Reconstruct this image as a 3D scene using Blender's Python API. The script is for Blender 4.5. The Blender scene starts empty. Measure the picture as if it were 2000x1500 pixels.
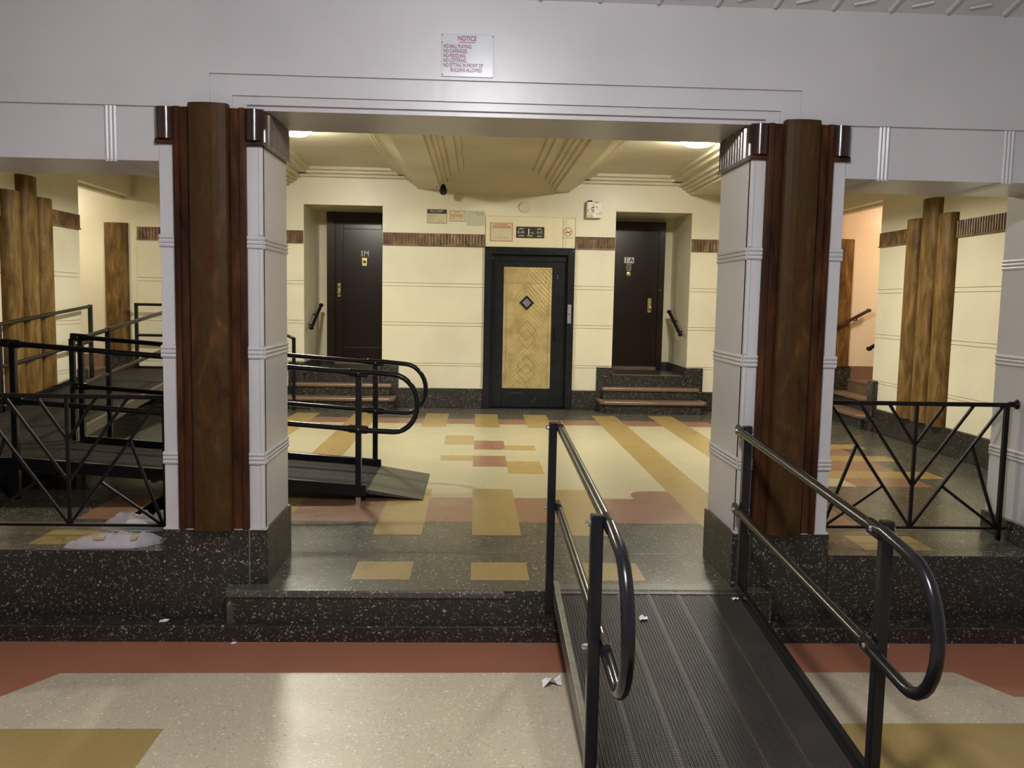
import bpy, bmesh, math, random
from mathutils import Matrix, Vector, noise
random.seed(7)
scn = bpy.context.scene
COL = scn.collection
PI = math.pi

# ------------------------------------------------------------------ camera
cam_d = bpy.data.cameras.new('camera'); cam = bpy.data.objects.new('camera', cam_d); COL.objects.link(cam)
cam_d.sensor_width = 36.0; cam_d.lens = 1690.0 / 2000.0 * 36.0; cam_d.clip_start = 0.02; cam_d.clip_end = 100
_p, _y, _r = 0.0951, -0.0429, 0.01935
Rx = Matrix(((1,0,0),(0,math.cos(_p),-math.sin(_p)),(0,math.sin(_p),math.cos(_p))))
Ry = Matrix(((math.cos(_y),0,math.sin(_y)),(0,1,0),(-math.sin(_y),0,math.cos(_y))))
Rz = Matrix(((math.cos(_r),-math.sin(_r),0),(math.sin(_r),math.cos(_r),0),(0,0,1)))
Rc = Rz @ Rx @ Ry
def _w(row): return Vector((row[0], row[2], -row[1]))
_right, _down, _fwd = _w(Rc[0]), _w(Rc[1]), _w(Rc[2])
_m = Matrix.Identity(4)
for i in range(3):
    _m[i][0] = _right[i]; _m[i][1] = -_down[i]; _m[i][2] = -_fwd[i]
_m[2][3] = 1.53
cam.matrix_world = _m
scn.camera = cam

# ------------------------------------------------------------------ world, exposure
W = bpy.data.worlds.new('world'); scn.world = W; W.use_nodes = True
W.node_tree.nodes['Background'].inputs[0].default_value = (0.5, 0.55, 0.7, 1)
W.node_tree.nodes['Background'].inputs[1].default_value = 0.02
scn.view_settings.view_transform = 'Standard'; scn.view_settings.look = 'None'
scn.view_settings.exposure = 0.0; scn.view_settings.gamma = 1.0; scn.view_settings.use_curve_mapping = False
scn.cycles.use_denoising = True
scn.cycles.max_bounces = 10; scn.cycles.diffuse_bounces = 6; scn.cycles.glossy_bounces = 4
scn.cycles.sample_clamp_indirect = 6.0; scn.cycles.caustics_reflective = False; scn.cycles.caustics_refractive = False
HALL_EMIT = 520.0; HALL_COL = (1.0, 0.95, 0.80)
VEST_EMIT = 345.0; VEST_COL = (0.97, 0.95, 0.97)
COR_L_EMIT = 78.0; COR_L_COL = (1.0, 0.92, 0.74)
COR_R_EMIT = 95.0; COR_R_COL = (1.0, 0.64, 0.44)

# ------------------------------------------------------------------ materials
def nt(name):
    m = bpy.data.materials.new(name); m.use_nodes = True
    t = m.node_tree; b = t.nodes['Principled BSDF']
    return m, t, b
def N(t, typ, **kw):
    n = t.nodes.new(typ)
    for k, v in kw.items():
        if k in n.inputs: n.inputs[k].default_value = v
        else: setattr(n, k, v)
    return n
def coords(t, scale=(1,1,1)):
    g = N(t, 'ShaderNodeNewGeometry'); mp = N(t, 'ShaderNodeMapping'); mp.inputs['Scale'].default_value = scale
    tc = N(t, 'ShaderNodeTexCoord')
    t.links.new(tc.outputs['Object'], mp.inputs['Vector']); return mp.outputs['Vector']
def ramp(t, fac, stops):
    r = N(t, 'ShaderNodeValToRGB'); e = r.color_ramp.elements
    while len(e) < len(stops): e.new(0.5)
    for el, (p, c) in zip(e, stops): el.position = p; el.color = (*c, 1)
    t.links.new(fac, r.inputs[0]); return r.outputs[0]
def bump(t, b, h, strength=0.1, dist=0.01):
    n = N(t, 'ShaderNodeBump'); n.inputs['Strength'].default_value = strength; n.inputs['Distance'].default_value = dist
    t.links.new(h, n.inputs['Height']); t.links.new(n.outputs[0], b.inputs['Normal'])
def mix(t, fac, a, c):
    n = N(t, 'ShaderNodeMix', data_type='RGBA')
    for s, v in ((0, fac), (6, a), (7, c)):
        if isinstance(v, (int, float)): n.inputs[s].default_value = v
        elif isinstance(v, tuple): n.inputs[s].default_value = (*v, 1)
        else: t.links.new(v, n.inputs[s])
    return n.outputs[2]
def plain(name, col, rough=0.5, metal=0.0, nscale=8, var=0.12, bs=0.0, spec=0.5):
    m, t, b = nt(name); v = coords(t)
    n = N(t, 'ShaderNodeTexNoise', Scale=nscale, Detail=4.0); t.links.new(v, n.inputs['Vector'])
    lo = tuple(c * (1 - var) for c in col); hi = tuple(min(1, c * (1 + var)) for c in col)
    t.links.new(ramp(t, n.outputs[0], [(0.3, lo), (0.7, hi)]), b.inputs['Base Color'])
    b.inputs['Roughness'].default_value = rough; b.inputs['Metallic'].default_value = metal
    b.inputs['Specular IOR Level'].default_value = spec
    if bs: bump(t, b, n.outputs[0], bs, 0.01)
    return m
def paint(name, col, rough=0.38, bs=0.25, dirt=0.10):
    m, t, b = nt(name); v = coords(t)
    n = N(t, 'ShaderNodeTexNoise', Scale=1.3, Detail=5.0); t.links.new(v, n.inputs['Vector'])
    d = tuple(c * (1 - dirt) for c in col)
    t.links.new(ramp(t, n.outputs[0], [(0.35, d), (0.6, col)]), b.inputs['Base Color'])
    n2 = N(t, 'ShaderNodeTexNoise', Scale=14.0, Detail=6.0); t.links.new(v, n2.inputs['Vector'])
    b.inputs['Roughness'].default_value = rough
    bump(t, b, n2.outputs[0], bs, 0.004); return m
def terrazzo(name, base, chips, scale=70.0, amount=0.5, size=0.32, rough=0.22, cloud=0.15):
    m, t, b = nt(name); v = coords(t)
    w = N(t, 'ShaderNodeTexNoise', Scale=scale * 0.8, Detail=2.0); t.links.new(v, w.inputs['Vector'])
    va = N(t, 'ShaderNodeVectorMath', operation='MULTIPLY_ADD'); t.links.new(w.outputs[1], va.inputs[0])
    va.inputs[1].default_value = (0.030, 0.030, 0.030); t.links.new(v, va.inputs[2])
    vo = N(t, 'ShaderNodeTexVoronoi', Scale=scale); t.links.new(va.outputs[0], vo.inputs['Vector'])
    sep = N(t, 'ShaderNodeSeparateColor'); t.links.new(vo.outputs['Color'], sep.inputs[0])
    # chip radius per cell
    mr = N(t, 'ShaderNodeMapRange'); mr.inputs[1].default_value = 1 - amount; mr.inputs[2].default_value = 1; mr.inputs[3].default_value = 0; mr.inputs[4].default_value = size
    t.links.new(sep.outputs[0], mr.inputs[0])
    lt = N(t, 'ShaderNodeMath', operation='LESS_THAN'); t.links.new(vo.outputs['Distance'], lt.inputs[0]); t.links.new(mr.outputs[0], lt.inputs[1])
    chip = ramp(t, sep.outputs[1], [(i / max(1, len(chips) - 1), c) for i, c in enumerate(chips)])
    n = N(t, 'ShaderNodeTexNoise', Scale=2.2, Detail=5.0); t.links.new(v, n.inputs['Vector'])
    bc = ramp(t, n.outputs[0], [(0.25, tuple(c * (1 - cloud) for c in base)), (0.7, tuple(c * (1 + cloud) for c in base))])
    t.links.new(mix(t, lt.outputs[0], bc, chip), b.inputs['Base Color'])
    n3 = N(t, 'ShaderNodeTexNoise', Scale=3.0, Detail=6.0); t.links.new(v, n3.inputs['Vector'])
    rr = N(t, 'ShaderNodeMapRange'); rr.inputs[3].default_value = rough * 0.8; rr.inputs[4].default_value = rough * 1.35
    t.links.new(n3.outputs[0], rr.inputs[0]); t.links.new(rr.outputs[0], b.inputs['Roughness'])
    return m
def mottled(name, stops, scale=(5, 5, 1.6), rough=0.28, metal=0.0, bs=0.08, spec=0.5):
    m, t, b = nt(name); v = coords(t, scale)
    n = N(t, 'ShaderNodeTexNoise', Scale=1.0, Detail=8.0, Roughness=0.62, Distortion=0.6); t.links.new(v, n.inputs['Vector'])
    t.links.new(ramp(t, n.outputs[0], stops), b.inputs['Base Color'])
    b.inputs['Roughness'].default_value = rough; b.inputs['Metallic'].default_value = metal; b.inputs['Specular IOR Level'].default_value = spec
    n2 = N(t, 'ShaderNodeTexNoise', Scale=6.0, Detail=6.0); t.links.new(v, n2.inputs['Vector']); bump(t, b, n2.outputs[0], bs, 0.01)
    return m
def emit(name, col, s):
    m, t, b = nt(name); b.inputs['Base Color'].default_value = (0.9, 0.9, 0.88, 1)
    b.inputs['Emission Color'].default_value = (*col, 1); b.inputs['Emission Strength'].default_value = s; return m

M = {}
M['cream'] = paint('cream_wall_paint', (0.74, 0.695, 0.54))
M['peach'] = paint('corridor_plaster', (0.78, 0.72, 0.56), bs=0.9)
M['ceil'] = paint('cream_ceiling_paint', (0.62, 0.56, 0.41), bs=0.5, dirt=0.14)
M['white'] = paint('white_wall_paint', (0.575, 0.568, 0.588), rough=0.33, bs=0.3)
M['black_t'] = terrazzo('black_terrazzo', (0.017, 0.0165, 0.013), [(0.20, 0.19, 0.15), (0.10, 0.095, 0.075), (0.42, 0.40, 0.34), (0.06, 0.06, 0.05)], 92, 0.62, 0.52, 0.30)
M['black_f'] = terrazzo('dark_floor_terrazzo', (0.060, 0.058, 0.045), [(0.30, 0.28, 0.22), (0.15, 0.14, 0.11), (0.50, 0.48, 0.38), (0.10, 0.10, 0.08)], 86, 0.6, 0.5, 0.25)
M['cream_t'] = terrazzo('cream_terrazzo', (0.385, 0.350, 0.225), [(0.50, 0.46, 0.32), (0.25, 0.22, 0.14), (0.54, 0.50, 0.38), (0.33, 0.28, 0.17)], 75, 0.85, 0.55, 0.30, 0.05)
M['grey_t'] = terrazzo('pale_terrazzo', (0.45, 0.395, 0.29), [(0.60, 0.54, 0.43), (0.27, 0.23, 0.16), (0.72, 0.66, 0.54), (0.36, 0.30, 0.21)], 95, 0.9, 0.58, 0.38, 0.06)
M['red_t'] = terrazzo('red_terrazzo', (0.235, 0.125, 0.080), [(0.34, 0.18, 0.12), (0.17, 0.075, 0.05), (0.30, 0.2, 0.14)], 80, 0.5, 0.4, 0.27, 0.07)
M['red_v'] = terrazzo('deep_red_terrazzo', (0.33, 0.135, 0.080), [(0.42, 0.2, 0.13), (0.24, 0.09, 0.05), (0.38, 0.22, 0.15)], 90, 0.5, 0.4, 0.3, 0.07)
M['yellow_t'] = terrazzo('ochre_terrazzo', (0.305, 0.220, 0.082), [(0.36, 0.28, 0.12), (0.21, 0.14, 0.05), (0.35, 0.28, 0.15)], 80, 0.5, 0.4, 0.27, 0.07)
M['tread'] = terrazzo('worn_red_brown_terrazzo', (0.17, 0.105, 0.07), [(0.35, 0.26, 0.2), (0.1, 0.06, 0.04)], 80, 0.6, 0.45, 0.35, 0.2)
M['brown'] = mottled('brown_marbled_lacquer', [(0.28, (0.022, 0.009, 0.003)), (0.42, (0.055, 0.021, 0.006)), (0.52, (0.045, 0.027, 0.008)), (0.62, (0.078, 0.032, 0.009)), (0.80, (0.13, 0.065, 0.019))], (14, 14, 6), rough=0.5, spec=0.14)
M['brown_d'] = mottled('dark_red_brown_lacquer', [(0.32, (0.014, 0.005, 0.003)), (0.55, (0.058, 0.021, 0.008)), (0.75, (0.10, 0.042, 0.014))], (14, 14, 3), rough=0.5, spec=0.14)
M['brown_e'] = mottled('glossy_dark_brown_lacquer', [(0.35, (0.018, 0.008, 0.007)), (0.6, (0.045, 0.020, 0.016)), (0.8, (0.08, 0.035, 0.02))], rough=0.22)
M['gold_b'] = mottled('golden_brown_lacquer', [(0.30, (0.060, 0.028, 0.007)), (0.46, (0.125, 0.070, 0.019)), (0.58, (0.19, 0.115, 0.038)), (0.76, (0.32, 0.20, 0.07))], (12, 12, 3.0), rough=0.45, spec=0.22)
M['band'] = mottled('brown_ribbed_band', [(0.3, (0.05, 0.022, 0.008)), (0.5, (0.15, 0.085, 0.035)), (0.7, (0.34, 0.21, 0.10))], (10, 10, 6), rough=0.35)
M['flute'] = mottled('glossy_fluted_brown', [(0.3, (0.06, 0.04, 0.03)), (0.6, (0.16, 0.12, 0.09)), (0.8, (0.25, 0.2, 0.16))], rough=0.2, spec=0.8)
M['door'] = mottled('dark_maroon_door_paint', [(0.3, (0.012, 0.0045, 0.003)), (0.6, (0.022, 0.009, 0.007)), (0.8, (0.035, 0.018, 0.014))], (2, 2, 1), rough=0.25)
M['black'] = plain('black_powder_coat', (0.008, 0.008, 0.011), 0.22, 0.0, 60, 0.3, 0.02, 0.4)
M['blackm'] = plain('black_painted_iron', (0.007, 0.005, 0.005), 0.5, 0.0, 40, 0.3, 0.1, 0.2)
M['rail'] = plain('worn_bronze_black_rail', (0.035, 0.032, 0.026), 0.25, 0.6, 60, 0.3, 0.03)
M['elev'] = plain('black_elevator_paint', (0.009, 0.011, 0.013), 0.30, 0.0, 14, 0.4, 0.15, 0.28)
M['deck'] = plain('black_ramp_deck', (0.024, 0.021, 0.019), 0.55, 0.1, 45, 0.5, 0.3, 0.28)
m, t, b = nt('serrated_black_deck'); v = coords(t)
w1 = N(t, 'ShaderNodeTexWave', Scale=22.0, Distortion=0.4, bands_direction='Y'); t.links.new(v, w1.inputs['Vector'])
n = N(t, 'ShaderNodeTexNoise', Scale=5.0, Detail=8.0); t.links.new(v, n.inputs['Vector'])
bc = ramp(t, n.outputs[0], [(0.3, (0.016, 0.014, 0.013)), (0.7, (0.034, 0.030, 0.027))])
mu = N(t, 'ShaderNodeMath', operation='MULTIPLY'); t.links.new(w1.outputs['Fac'], mu.inputs[0]); mu.inputs[1].default_value = 0.45
t.links.new(mix(t, mu.outputs[0], bc, (0.062, 0.054, 0.048)), b.inputs['Base Color']); b.inputs['Roughness'].default_value = 0.5; b.inputs['Specular IOR Level'].default_value = 0.3
bump(t, b, w1.outputs['Fac'], 0.5, 0.002); M['deckf'] = m
M['alu'] = plain('dull_aluminium', (0.16, 0.155, 0.13), 0.42, 0.8, 30, 0.25, 0.05)
M['lip'] = plain('grey_steel_flap', (0.085, 0.085, 0.070), 0.45, 0.5, 30, 0.2, 0.05)
M['steel'] = plain('brushed_steel', (0.55, 0.56, 0.56), 0.3, 0.9, 40, 0.15)
M['bolt'] = plain('zinc_bolt', (0.62, 0.62, 0.62), 0.25, 1.0, 40, 0.1)
M['brass'] = plain('brass', (0.62, 0.50, 0.22), 0.3, 0.8, 40, 0.2)
M['wht'] = plain('white_enamel', (0.78, 0.76, 0.70), 0.35, 0.0, 10, 0.08)
M['offw'] = plain('off_white_plastic', (0.70, 0.65, 0.48), 0.4, 0.0, 10, 0.03)
M['panel'] = plain('cream_painted_steel', (0.74, 0.68, 0.48), 0.3, 0.0, 4, 0.03)
M['ink'] = plain('black_ink', (0.012, 0.012, 0.012), 0.5, 0, 10, 0.05)
M['grink'] = plain('grey_ink', (0.30, 0.27, 0.20), 0.5, 0, 10, 0.05)
M['redink'] = plain('maroon_ink', (0.24, 0.035, 0.065), 0.4, 0, 200, 0.3)
M['redp'] = plain('red_print', (0.48, 0.18, 0.11), 0.4, 0, 200, 0.2)
M['signw'] = plain('bluish_white_sign_plate', (0.56, 0.60, 0.66), 0.22, 0, 6, 0.08)
M['paper'] = plain('white_paper', (0.78, 0.79, 0.80), 0.6, 0, 30, 0.06)
M['newsp'] = plain('newsprint', (0.50, 0.46, 0.46), 0.6, 0, 60, 0.2)
M['tan'] = plain('tan_print', (0.48, 0.38, 0.22), 0.5, 0, 30, 0.1)
M['orange'] = plain('orange_print', (0.55, 0.30, 0.11), 0.5, 0, 30, 0.1)
M['parch'] = plain('yellowed_card', (0.58, 0.53, 0.36), 0.4, 0, 30, 0.06)
M['cardg'] = plain('grey_green_card', (0.50, 0.50, 0.38), 0.35, 0, 30, 0.06)
M['yel'] = plain('yellow_green_print', (0.55, 0.60, 0.08), 0.4, 0, 30, 0.05)
M['bronze'] = plain('tarnished_bronze_line', (0.36, 0.27, 0.12), 0.45, 0.5, 40, 0.25)
M['ridge'] = plain('polished_ridge', (0.07, 0.06, 0.055), 0.5, 0.1, 60, 0.5)
M['joint'] = plain('terrazzo_joint', (0.13, 0.125, 0.10), 0.4, 0, 10, 0.1)
# scuffed sheet metal of the alarm box
m, t, b = nt('scuffed_white_metal'); v = coords(t, (1, 1, 1))
n = N(t, 'ShaderNodeTexNoise', Scale=22.0, Detail=6.0); t.links.new(v, n.inputs['Vector'])
t.links.new(ramp(t, n.outputs[0], [(0.38, (0.35, 0.33, 0.28)), (0.50, (0.80, 0.78, 0.72))]), b.inputs['Base Color']); b.inputs['Roughness'].default_value = 0.4; M['scuff'] = m
# engraved brass panel of the elevator door
m, t, b = nt('etched_brass'); v = coords(t)
sx = N(t, 'ShaderNodeSeparateXYZ'); t.links.new(v, sx.inputs[0])
ab = N(t, 'ShaderNodeMath', operation='ABSOLUTE'); t.links.new(sx.outputs[0], ab.inputs[0])
ad = N(t, 'ShaderNodeMath', operation='ADD'); t.links.new(ab.outputs[0], ad.inputs[0]); t.links.new(sx.outputs[2], ad.inputs[1])
ml = N(t, 'ShaderNodeMath', operation='MULTIPLY'); t.links.new(ad.outputs[0], ml.inputs[0]); ml.inputs[1].default_value = 95.0
sn = N(t, 'ShaderNodeMath', operation='SINE'); t.links.new(ml.outputs[0], sn.inputs[0])
n = N(t, 'ShaderNodeTexNoise', Scale=7.0, Detail=7.0); t.links.new(v, n.inputs['Vector'])
t.links.new(ramp(t, n.outputs[0], [(0.25, (0.44, 0.33, 0.14)), (0.55, (0.60, 0.47, 0.22)), (0.8, (0.68, 0.56, 0.30))]), b.inputs['Base Color'])
b.inputs['Metallic'].default_value = 0.6; b.inputs['Roughness'].default_value = 0.42
mm = N(t, 'ShaderNodeMath', operation='MULTIPLY'); t.links.new(sn.outputs[0], mm.inputs[0]); t.links.new(n.outputs[0], mm.inputs[1]); bump(t, b, mm.outputs[0], 0.25, 0.004); M['gold'] = m
# clear plastic bag
m, t, b = nt('milky_plastic_film'); b.inputs['Base Color'].default_value = (0.75, 0.74, 0.80, 1); b.inputs['Roughness'].default_value = 0.18
b.inputs['Transmission Weight'].default_value = 0.25; b.inputs['IOR'].default_value = 1.2; b.inputs['Alpha'].default_value = 0.45; M['bag'] = m
m, t, b = nt('clear_door_glass'); b.inputs['Base Color'].default_value = (0.30, 0.36, 0.42, 1); b.inputs['Roughness'].default_value = 0.15; b.inputs['Alpha'].default_value = 0.8; M['glass'] = m
M['lampH'] = emit('hall_lamp_glow', HALL_COL, HALL_EMIT)
M['lampV'] = emit('vestibule_lamp_glow', VEST_COL, VEST_EMIT)
M['lampL'] = emit('corridor_lamp_glow', COR_L_COL, COR_L_EMIT)
M['lampR'] = emit('warm_corridor_lamp_glow', COR_R_COL, COR_R_EMIT)

# ------------------------------------------------------------------ mesh helpers
class MB:
    def __init__(s): s.v = []; s.f = []
    def add(s, vs, fs):
        o = len(s.v); s.v += [tuple(p) for p in vs]; s.f += [tuple(i + o for i in f) for f in fs]; return s
    def box(s, x0, x1, y0, y1, z0, z1):
        x0, x1 = sorted((x0, x1)); y0, y1 = sorted((y0, y1)); z0, z1 = sorted((z0, z1))
        v = [(x0,y0,z0),(x1,y0,z0),(x1,y1,z0),(x0,y1,z0),(x0,y0,z1),(x1,y0,z1),(x1,y1,z1),(x0,y1,z1)]
        return s.add(v, [(3,2,1,0),(4,5,6,7),(0,1,5,4),(1,2,6,5),(2,3,7,6),(3,0,4,7)])
    def hexa(s, p):   # 8 corners: bottom ring 0-3, top ring 4-7
        return s.add(p, [(3,2,1,0),(4,5,6,7),(0,1,5,4),(1,2,6,5),(2,3,7,6),(3,0,4,7)])
    def prism(s, pts, z0, z1):   # xy polygon ccw
        n = len(pts)
        return s.add([(x,y,z0) for x,y in pts] + [(x,y,z1) for x,y in pts],
                     [tuple(range(n-1,-1,-1)), tuple(range(n,2*n))] + [(i,(i+1)%n,n+(i+1)%n,n+i) for i in range(n)])
    def sweep(s, prof, a, b, up=(0,0,1)):   # closed 2-D profile swept a->b ; prof (side, up)
        a = Vector(a); b = Vector(b); d = (b-a).normalized(); u = Vector(up); r = d.cross(u).normalized(); u = r.cross(d)
        n = len(prof); vs = [a + r*p + u*q for p,q in prof] + [b + r*p + u*q for p,q in prof]
        return s.add(vs, [tuple(range(n)), tuple(range(2*n-1,n-1,-1))] + [(i,n+i,n+(i+1)%n,(i+1)%n) for i in range(n)])
    def bar(s, a, b, w, h=None, up=(0,0,1)):
        h = h or w; w /= 2; h /= 2
        return s.sweep([(-w,-h),(w,-h),(w,h),(-w,h)], a, b, up)
    def tube(s, path, r, seg=10, cap=True):
        P = [Vector(p) for p in path]; n = len(P); rs = r if isinstance(r, (list, tuple)) else [r]*n
        d0 = (P[1]-P[0]).normalized(); u = Vector((0,0,1)) if abs(d0.z) < 0.9 else Vector((1,0,0)); x = d0.cross(u).normalized()
        o = len(s.v); prev = d0
        for i in range(n):
            d = (P[min(i+1,n-1)]-P[max(i-1,0)]).normalized()
            x = (x - d*x.dot(d)).normalized(); y = d.cross(x)
            for k in range(seg):
                t = 2*PI*k/seg; s.v.append(tuple(P[i] + x*math.cos(t)*rs[i] + y*math.sin(t)*rs[i]))
        for i in range(n-1):
            for k in range(seg):
                a = o+i*seg+k; b = o+i*seg+(k+1)%seg; s.f.append((a, b, b+seg, a+seg))
        if cap:
            s.f.append(tuple(o+k for k in range(seg-1,-1,-1))); s.f.append(tuple(o+(n-1)*seg+k for k in range(seg)))
        return s
    def cyl(s, a, b, r, seg=16): return s.tube([a, b], r, seg)
    def lathe(s, prof, c, seg=24, axis='z'):   # prof (r,h) from c along axis
        o = len(s.v); c = Vector(c)
        for r, h in prof:
            for k in range(seg):
                t = 2*PI*k/seg; p = (r*math.cos(t), r*math.sin(t), h)
                if axis == 'y': p = (p[0], p[2], p[1])
                if axis == 'x': p = (p[2], p[0], p[1])
                s.v.append(tuple(c + Vector(p)))
        for i in range(len(prof)-1):
            for k in range(seg):
                a = o+i*seg+k; b = o+i*seg+(k+1)%seg; s.f.append((a, b, b+seg, a+seg))
        s.f.append(tuple(o+k for k in range(seg-1,-1,-1))); s.f.append(tuple(o+(len(prof)-1)*seg+k for k in range(seg)))
        return s
    def build(s, name, mat, parent=None, bev=0.0, smooth=False):
        me = bpy.data.meshes.new(name); off = Vector((0,0,0))
        if parent is not None:
            p = parent
            while p is not None: off += p.location; p = p.parent
        me.from_pydata([tuple(Vector(v)-off) for v in s.v], [], s.f)
        bm = bmesh.new(); bm.from_mesh(me); bmesh.ops.recalc_face_normals(bm, faces=bm.faces); bm.to_mesh(me); bm.free()
        me.materials.append(mat)
        if smooth:
            me.shade_smooth(); me.set_sharp_from_angle(angle=math.radians(38))
        o = bpy.data.objects.new(name, me); COL.objects.link(o)
        if parent is not None: o.parent = parent
        if bev:
            md = o.modifiers.new('bevel', 'BEVEL'); md.width = bev; md.segments = 2; md.limit_method = 'ANGLE'; md.harden_normals = False
        return o
def empty(name, loc=(0,0,0)):
    o = bpy.data.objects.new(name, None); o.location = loc; o.empty_display_size = 0.1; COL.objects.link(o); return o
def tag(o, label=None, cat=None, group=None, kind=None):
    if label: o['label'] = label
    if cat: o['category'] = cat
    if group: o['group'] = group
    if kind: o['kind'] = kind
    return o
def S(o, label, cat): return tag(o, label, cat, kind='structure')
def text(body, loc, size, mat, parent, rot=(PI/2,0,0), sx=1.0, align='CENTER', ext=0.0008, name='lettering'):
    c = bpy.data.curves.new(name, 'FONT'); c.body = body; c.size = size; c.extrude = ext; c.align_x = align; c.align_y = 'CENTER'; c.offset = size*0.022
    c.materials.append(mat); o = bpy.data.objects.new(name, c); COL.objects.link(o)
    off = Vector((0,0,0)); p = parent
    while p is not None: off += p.location; p = p.parent
    me = bpy.data.meshes.new_from_object(o); bpy.data.objects.remove(o); bpy.data.curves.remove(c)
    o = bpy.data.objects.new(name, me); COL.objects.link(o)
    o.location = Vector(loc)-off; o.rotation_euler = rot; o.scale = (sx,1,1); o.parent = parent; return o
B = lambda *a: MB().box(*a)

# wall-frame boxes: axis/pos of the wall face, d = distance out into the room, a = along the wall
def WF(w, d0, d1, a0, a1, z0, z1, mb=None):
    mb = mb or MB()
    if w == 'back': return mb.box(a0, a1, 12.312-d0, 12.312-d1, z0, z1)
    if w == 'left': return mb.box(-4.762+d0, -4.762+d1, a0, a1, z0, z1)
    if w == 'right': return mb.box(5.012-d0, 5.012-d1, a0, a1, z0, z1)
def WP(w, d, a, z):
    if w == 'back': return (a, 12.312-d, z)
    if w == 'left': return (-4.762+d, a, z)
    if w == 'right': return (5.012-d, a, z)
COURSES = [(0.0, 0.599), (0.606, 0.632), (0.639, 1.165), (1.172, 1.206), (1.213, 1.713), (1.720, 1.760), (1.767, 2.285)]
BZ0, BZ1 = 2.282, 2.458
def paneling(w, a0, a1, parent, z0=0.28, mat='cream', ztop=None):
    for c0, c1 in COURSES:
        if c1 <= z0: continue
        WF(w, 0, 0.012, a0, a1, max(c0, z0), c1).build('plaster_panel', M[mat], parent)
    if ztop: WF(w, 0, 0.012, a0, a1, BZ1-0.003, ztop).build('plaster_panel', M[mat], parent)
def ribband(w, a0, a1, parent, pitch=0.044):
    mb = WF(w, 0, 0.018, a0, a1, BZ0, BZ1); n = max(1, int(round((a1-a0)/pitch))); p = (a1-a0)/n
    mb.box(*(lambda q: (min(q[0][0],q[1][0]), max(q[0][0],q[1][0]), min(q[0][1],q[1][1]), max(q[0][1],q[1][1]), BZ0, BZ0+0.016))((WP(w,0,a0,0), WP(w,0.036,a1,0))))
    for i in range(n):
        c = a0+(i+0.5)*p; r = p*0.40
        pts = []
        for k in range(5):
            t = PI*k/4; pts.append(WP(w, 0.016+r*math.sin(t), c+r*math.cos(t), 0))
        vs = [(x,y,BZ0+0.014) for x,y,_ in pts] + [(x,y,BZ1-0.004) for x,y,_ in pts]
        mb.add(vs, [(4,3,2,1,0),(5,6,7,8,9)] + [(k,k+1,k+6,k+5) for k in range(4)] + [(4,0,5,9)])
    return mb.build('ribbed_band', M['band'], parent)

# ================================================================== SETTING
# ---- hall floor -----------------------------------------------------
fl = S(B(-5.0, 5.25, 4.62, 12.5, -0.12, 0.0).build('floor', M['black_f']), 'dark speckled terrazzo floor of the upper lobby with coloured inlays', 'floor')
def inlay(parent, mat, x0, x1, y0, y1, z=0.0, h=0.0015, name='terrazzo_tile'):
    return B(x0, x1, y0, y1, z-0.004, z+h).build(name, M[mat], parent)
CL, CR = -3.05, 3.30
# red field edges and cream field
inlay(fl, 'red_t', -2.70, 2.72, 5.89, 6.645, h=0.0008, name='terrazzo_panel')
inlay(fl, 'red_t', -2.70, 3.05, 10.69, 11.16, h=0.0008, name='terrazzo_panel')
inlay(fl, 'red_t', 3.30, 3.98, 7.20, 10.2, h=0.0008, name='terrazzo_panel')
inlay(fl, 'cream_t', -2.70, 2.72, 6.645, 10.69, h=0.0008, name='terrazzo_panel'); inlay(fl, 'cream_t', 2.72, 3.30, 7.20, 10.69, h=0.0008, name='terrazzo_panel')
mbp = MB(); pts = [(1.26,6.64)] + [(1.41-0.15*math.cos(t*PI/2/6), 6.78+0.15*math.sin(t*PI/2/6)) for t in range(7)] + [(1.60,6.93),(1.60,6.64)]
mbp.prism(pts[::-1], -0.004, 0.0012); mbp.build('terrazzo_panel', M['red_t'], fl)
# long ochre stripes
for x0, x1, y1 in ((1.59,1.91,11.65),(2.37,2.70,11.68),(-1.60,-1.28,11.63),(-2.37,-2.06,11.56)):
    inlay(fl, 'yellow_t', x0, x1, 5.55 if abs(x0) < 2 else 7.2 if x0 > 0 else 6.0, y1, name='terrazzo_stripe')
inlay(fl, 'yellow_t', -2.40, -2.06, 5.9, 6.65)
for x0, x1 in ((-0.655,-0.335),(-0.005,0.318),(0.645,0.965)):
    inlay(fl, 'yellow_t', x0, x1, 5.555, 6.955)
    inlay(fl, 'yellow_t', x0+0.01, x1-0.01 if x1 < 0.9 else x1, 10.42, 11.65)
for mat, x0, x1, y0, y1 in (('yellow_t',-0.32,0.0,9.14,9.75),('red_t',0.0,0.322,8.85,9.41),('yellow_t',0.322,0.64,8.83,9.115),
                            ('yellow_t',-0.325,-0.01,8.21,8.49),('red_t',-0.01,0.312,7.92,8.48),('yellow_t',0.312,0.632,7.60,8.20)):
    inlay(fl, mat, x0, x1, y0, y1)
for y0, y1, x0, x1 in ((9.15,9.46,2.95,4.28),(8.40,8.72,2.95,4.28),(7.56,7.89,2.95,4.28)): inlay(fl, 'yellow_t', x0, x1, y0, y1)
inlay(fl, 'joint', -1.05, 1.40, 5.155, 5.163, h=0.001, name='joint_strip')

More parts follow.
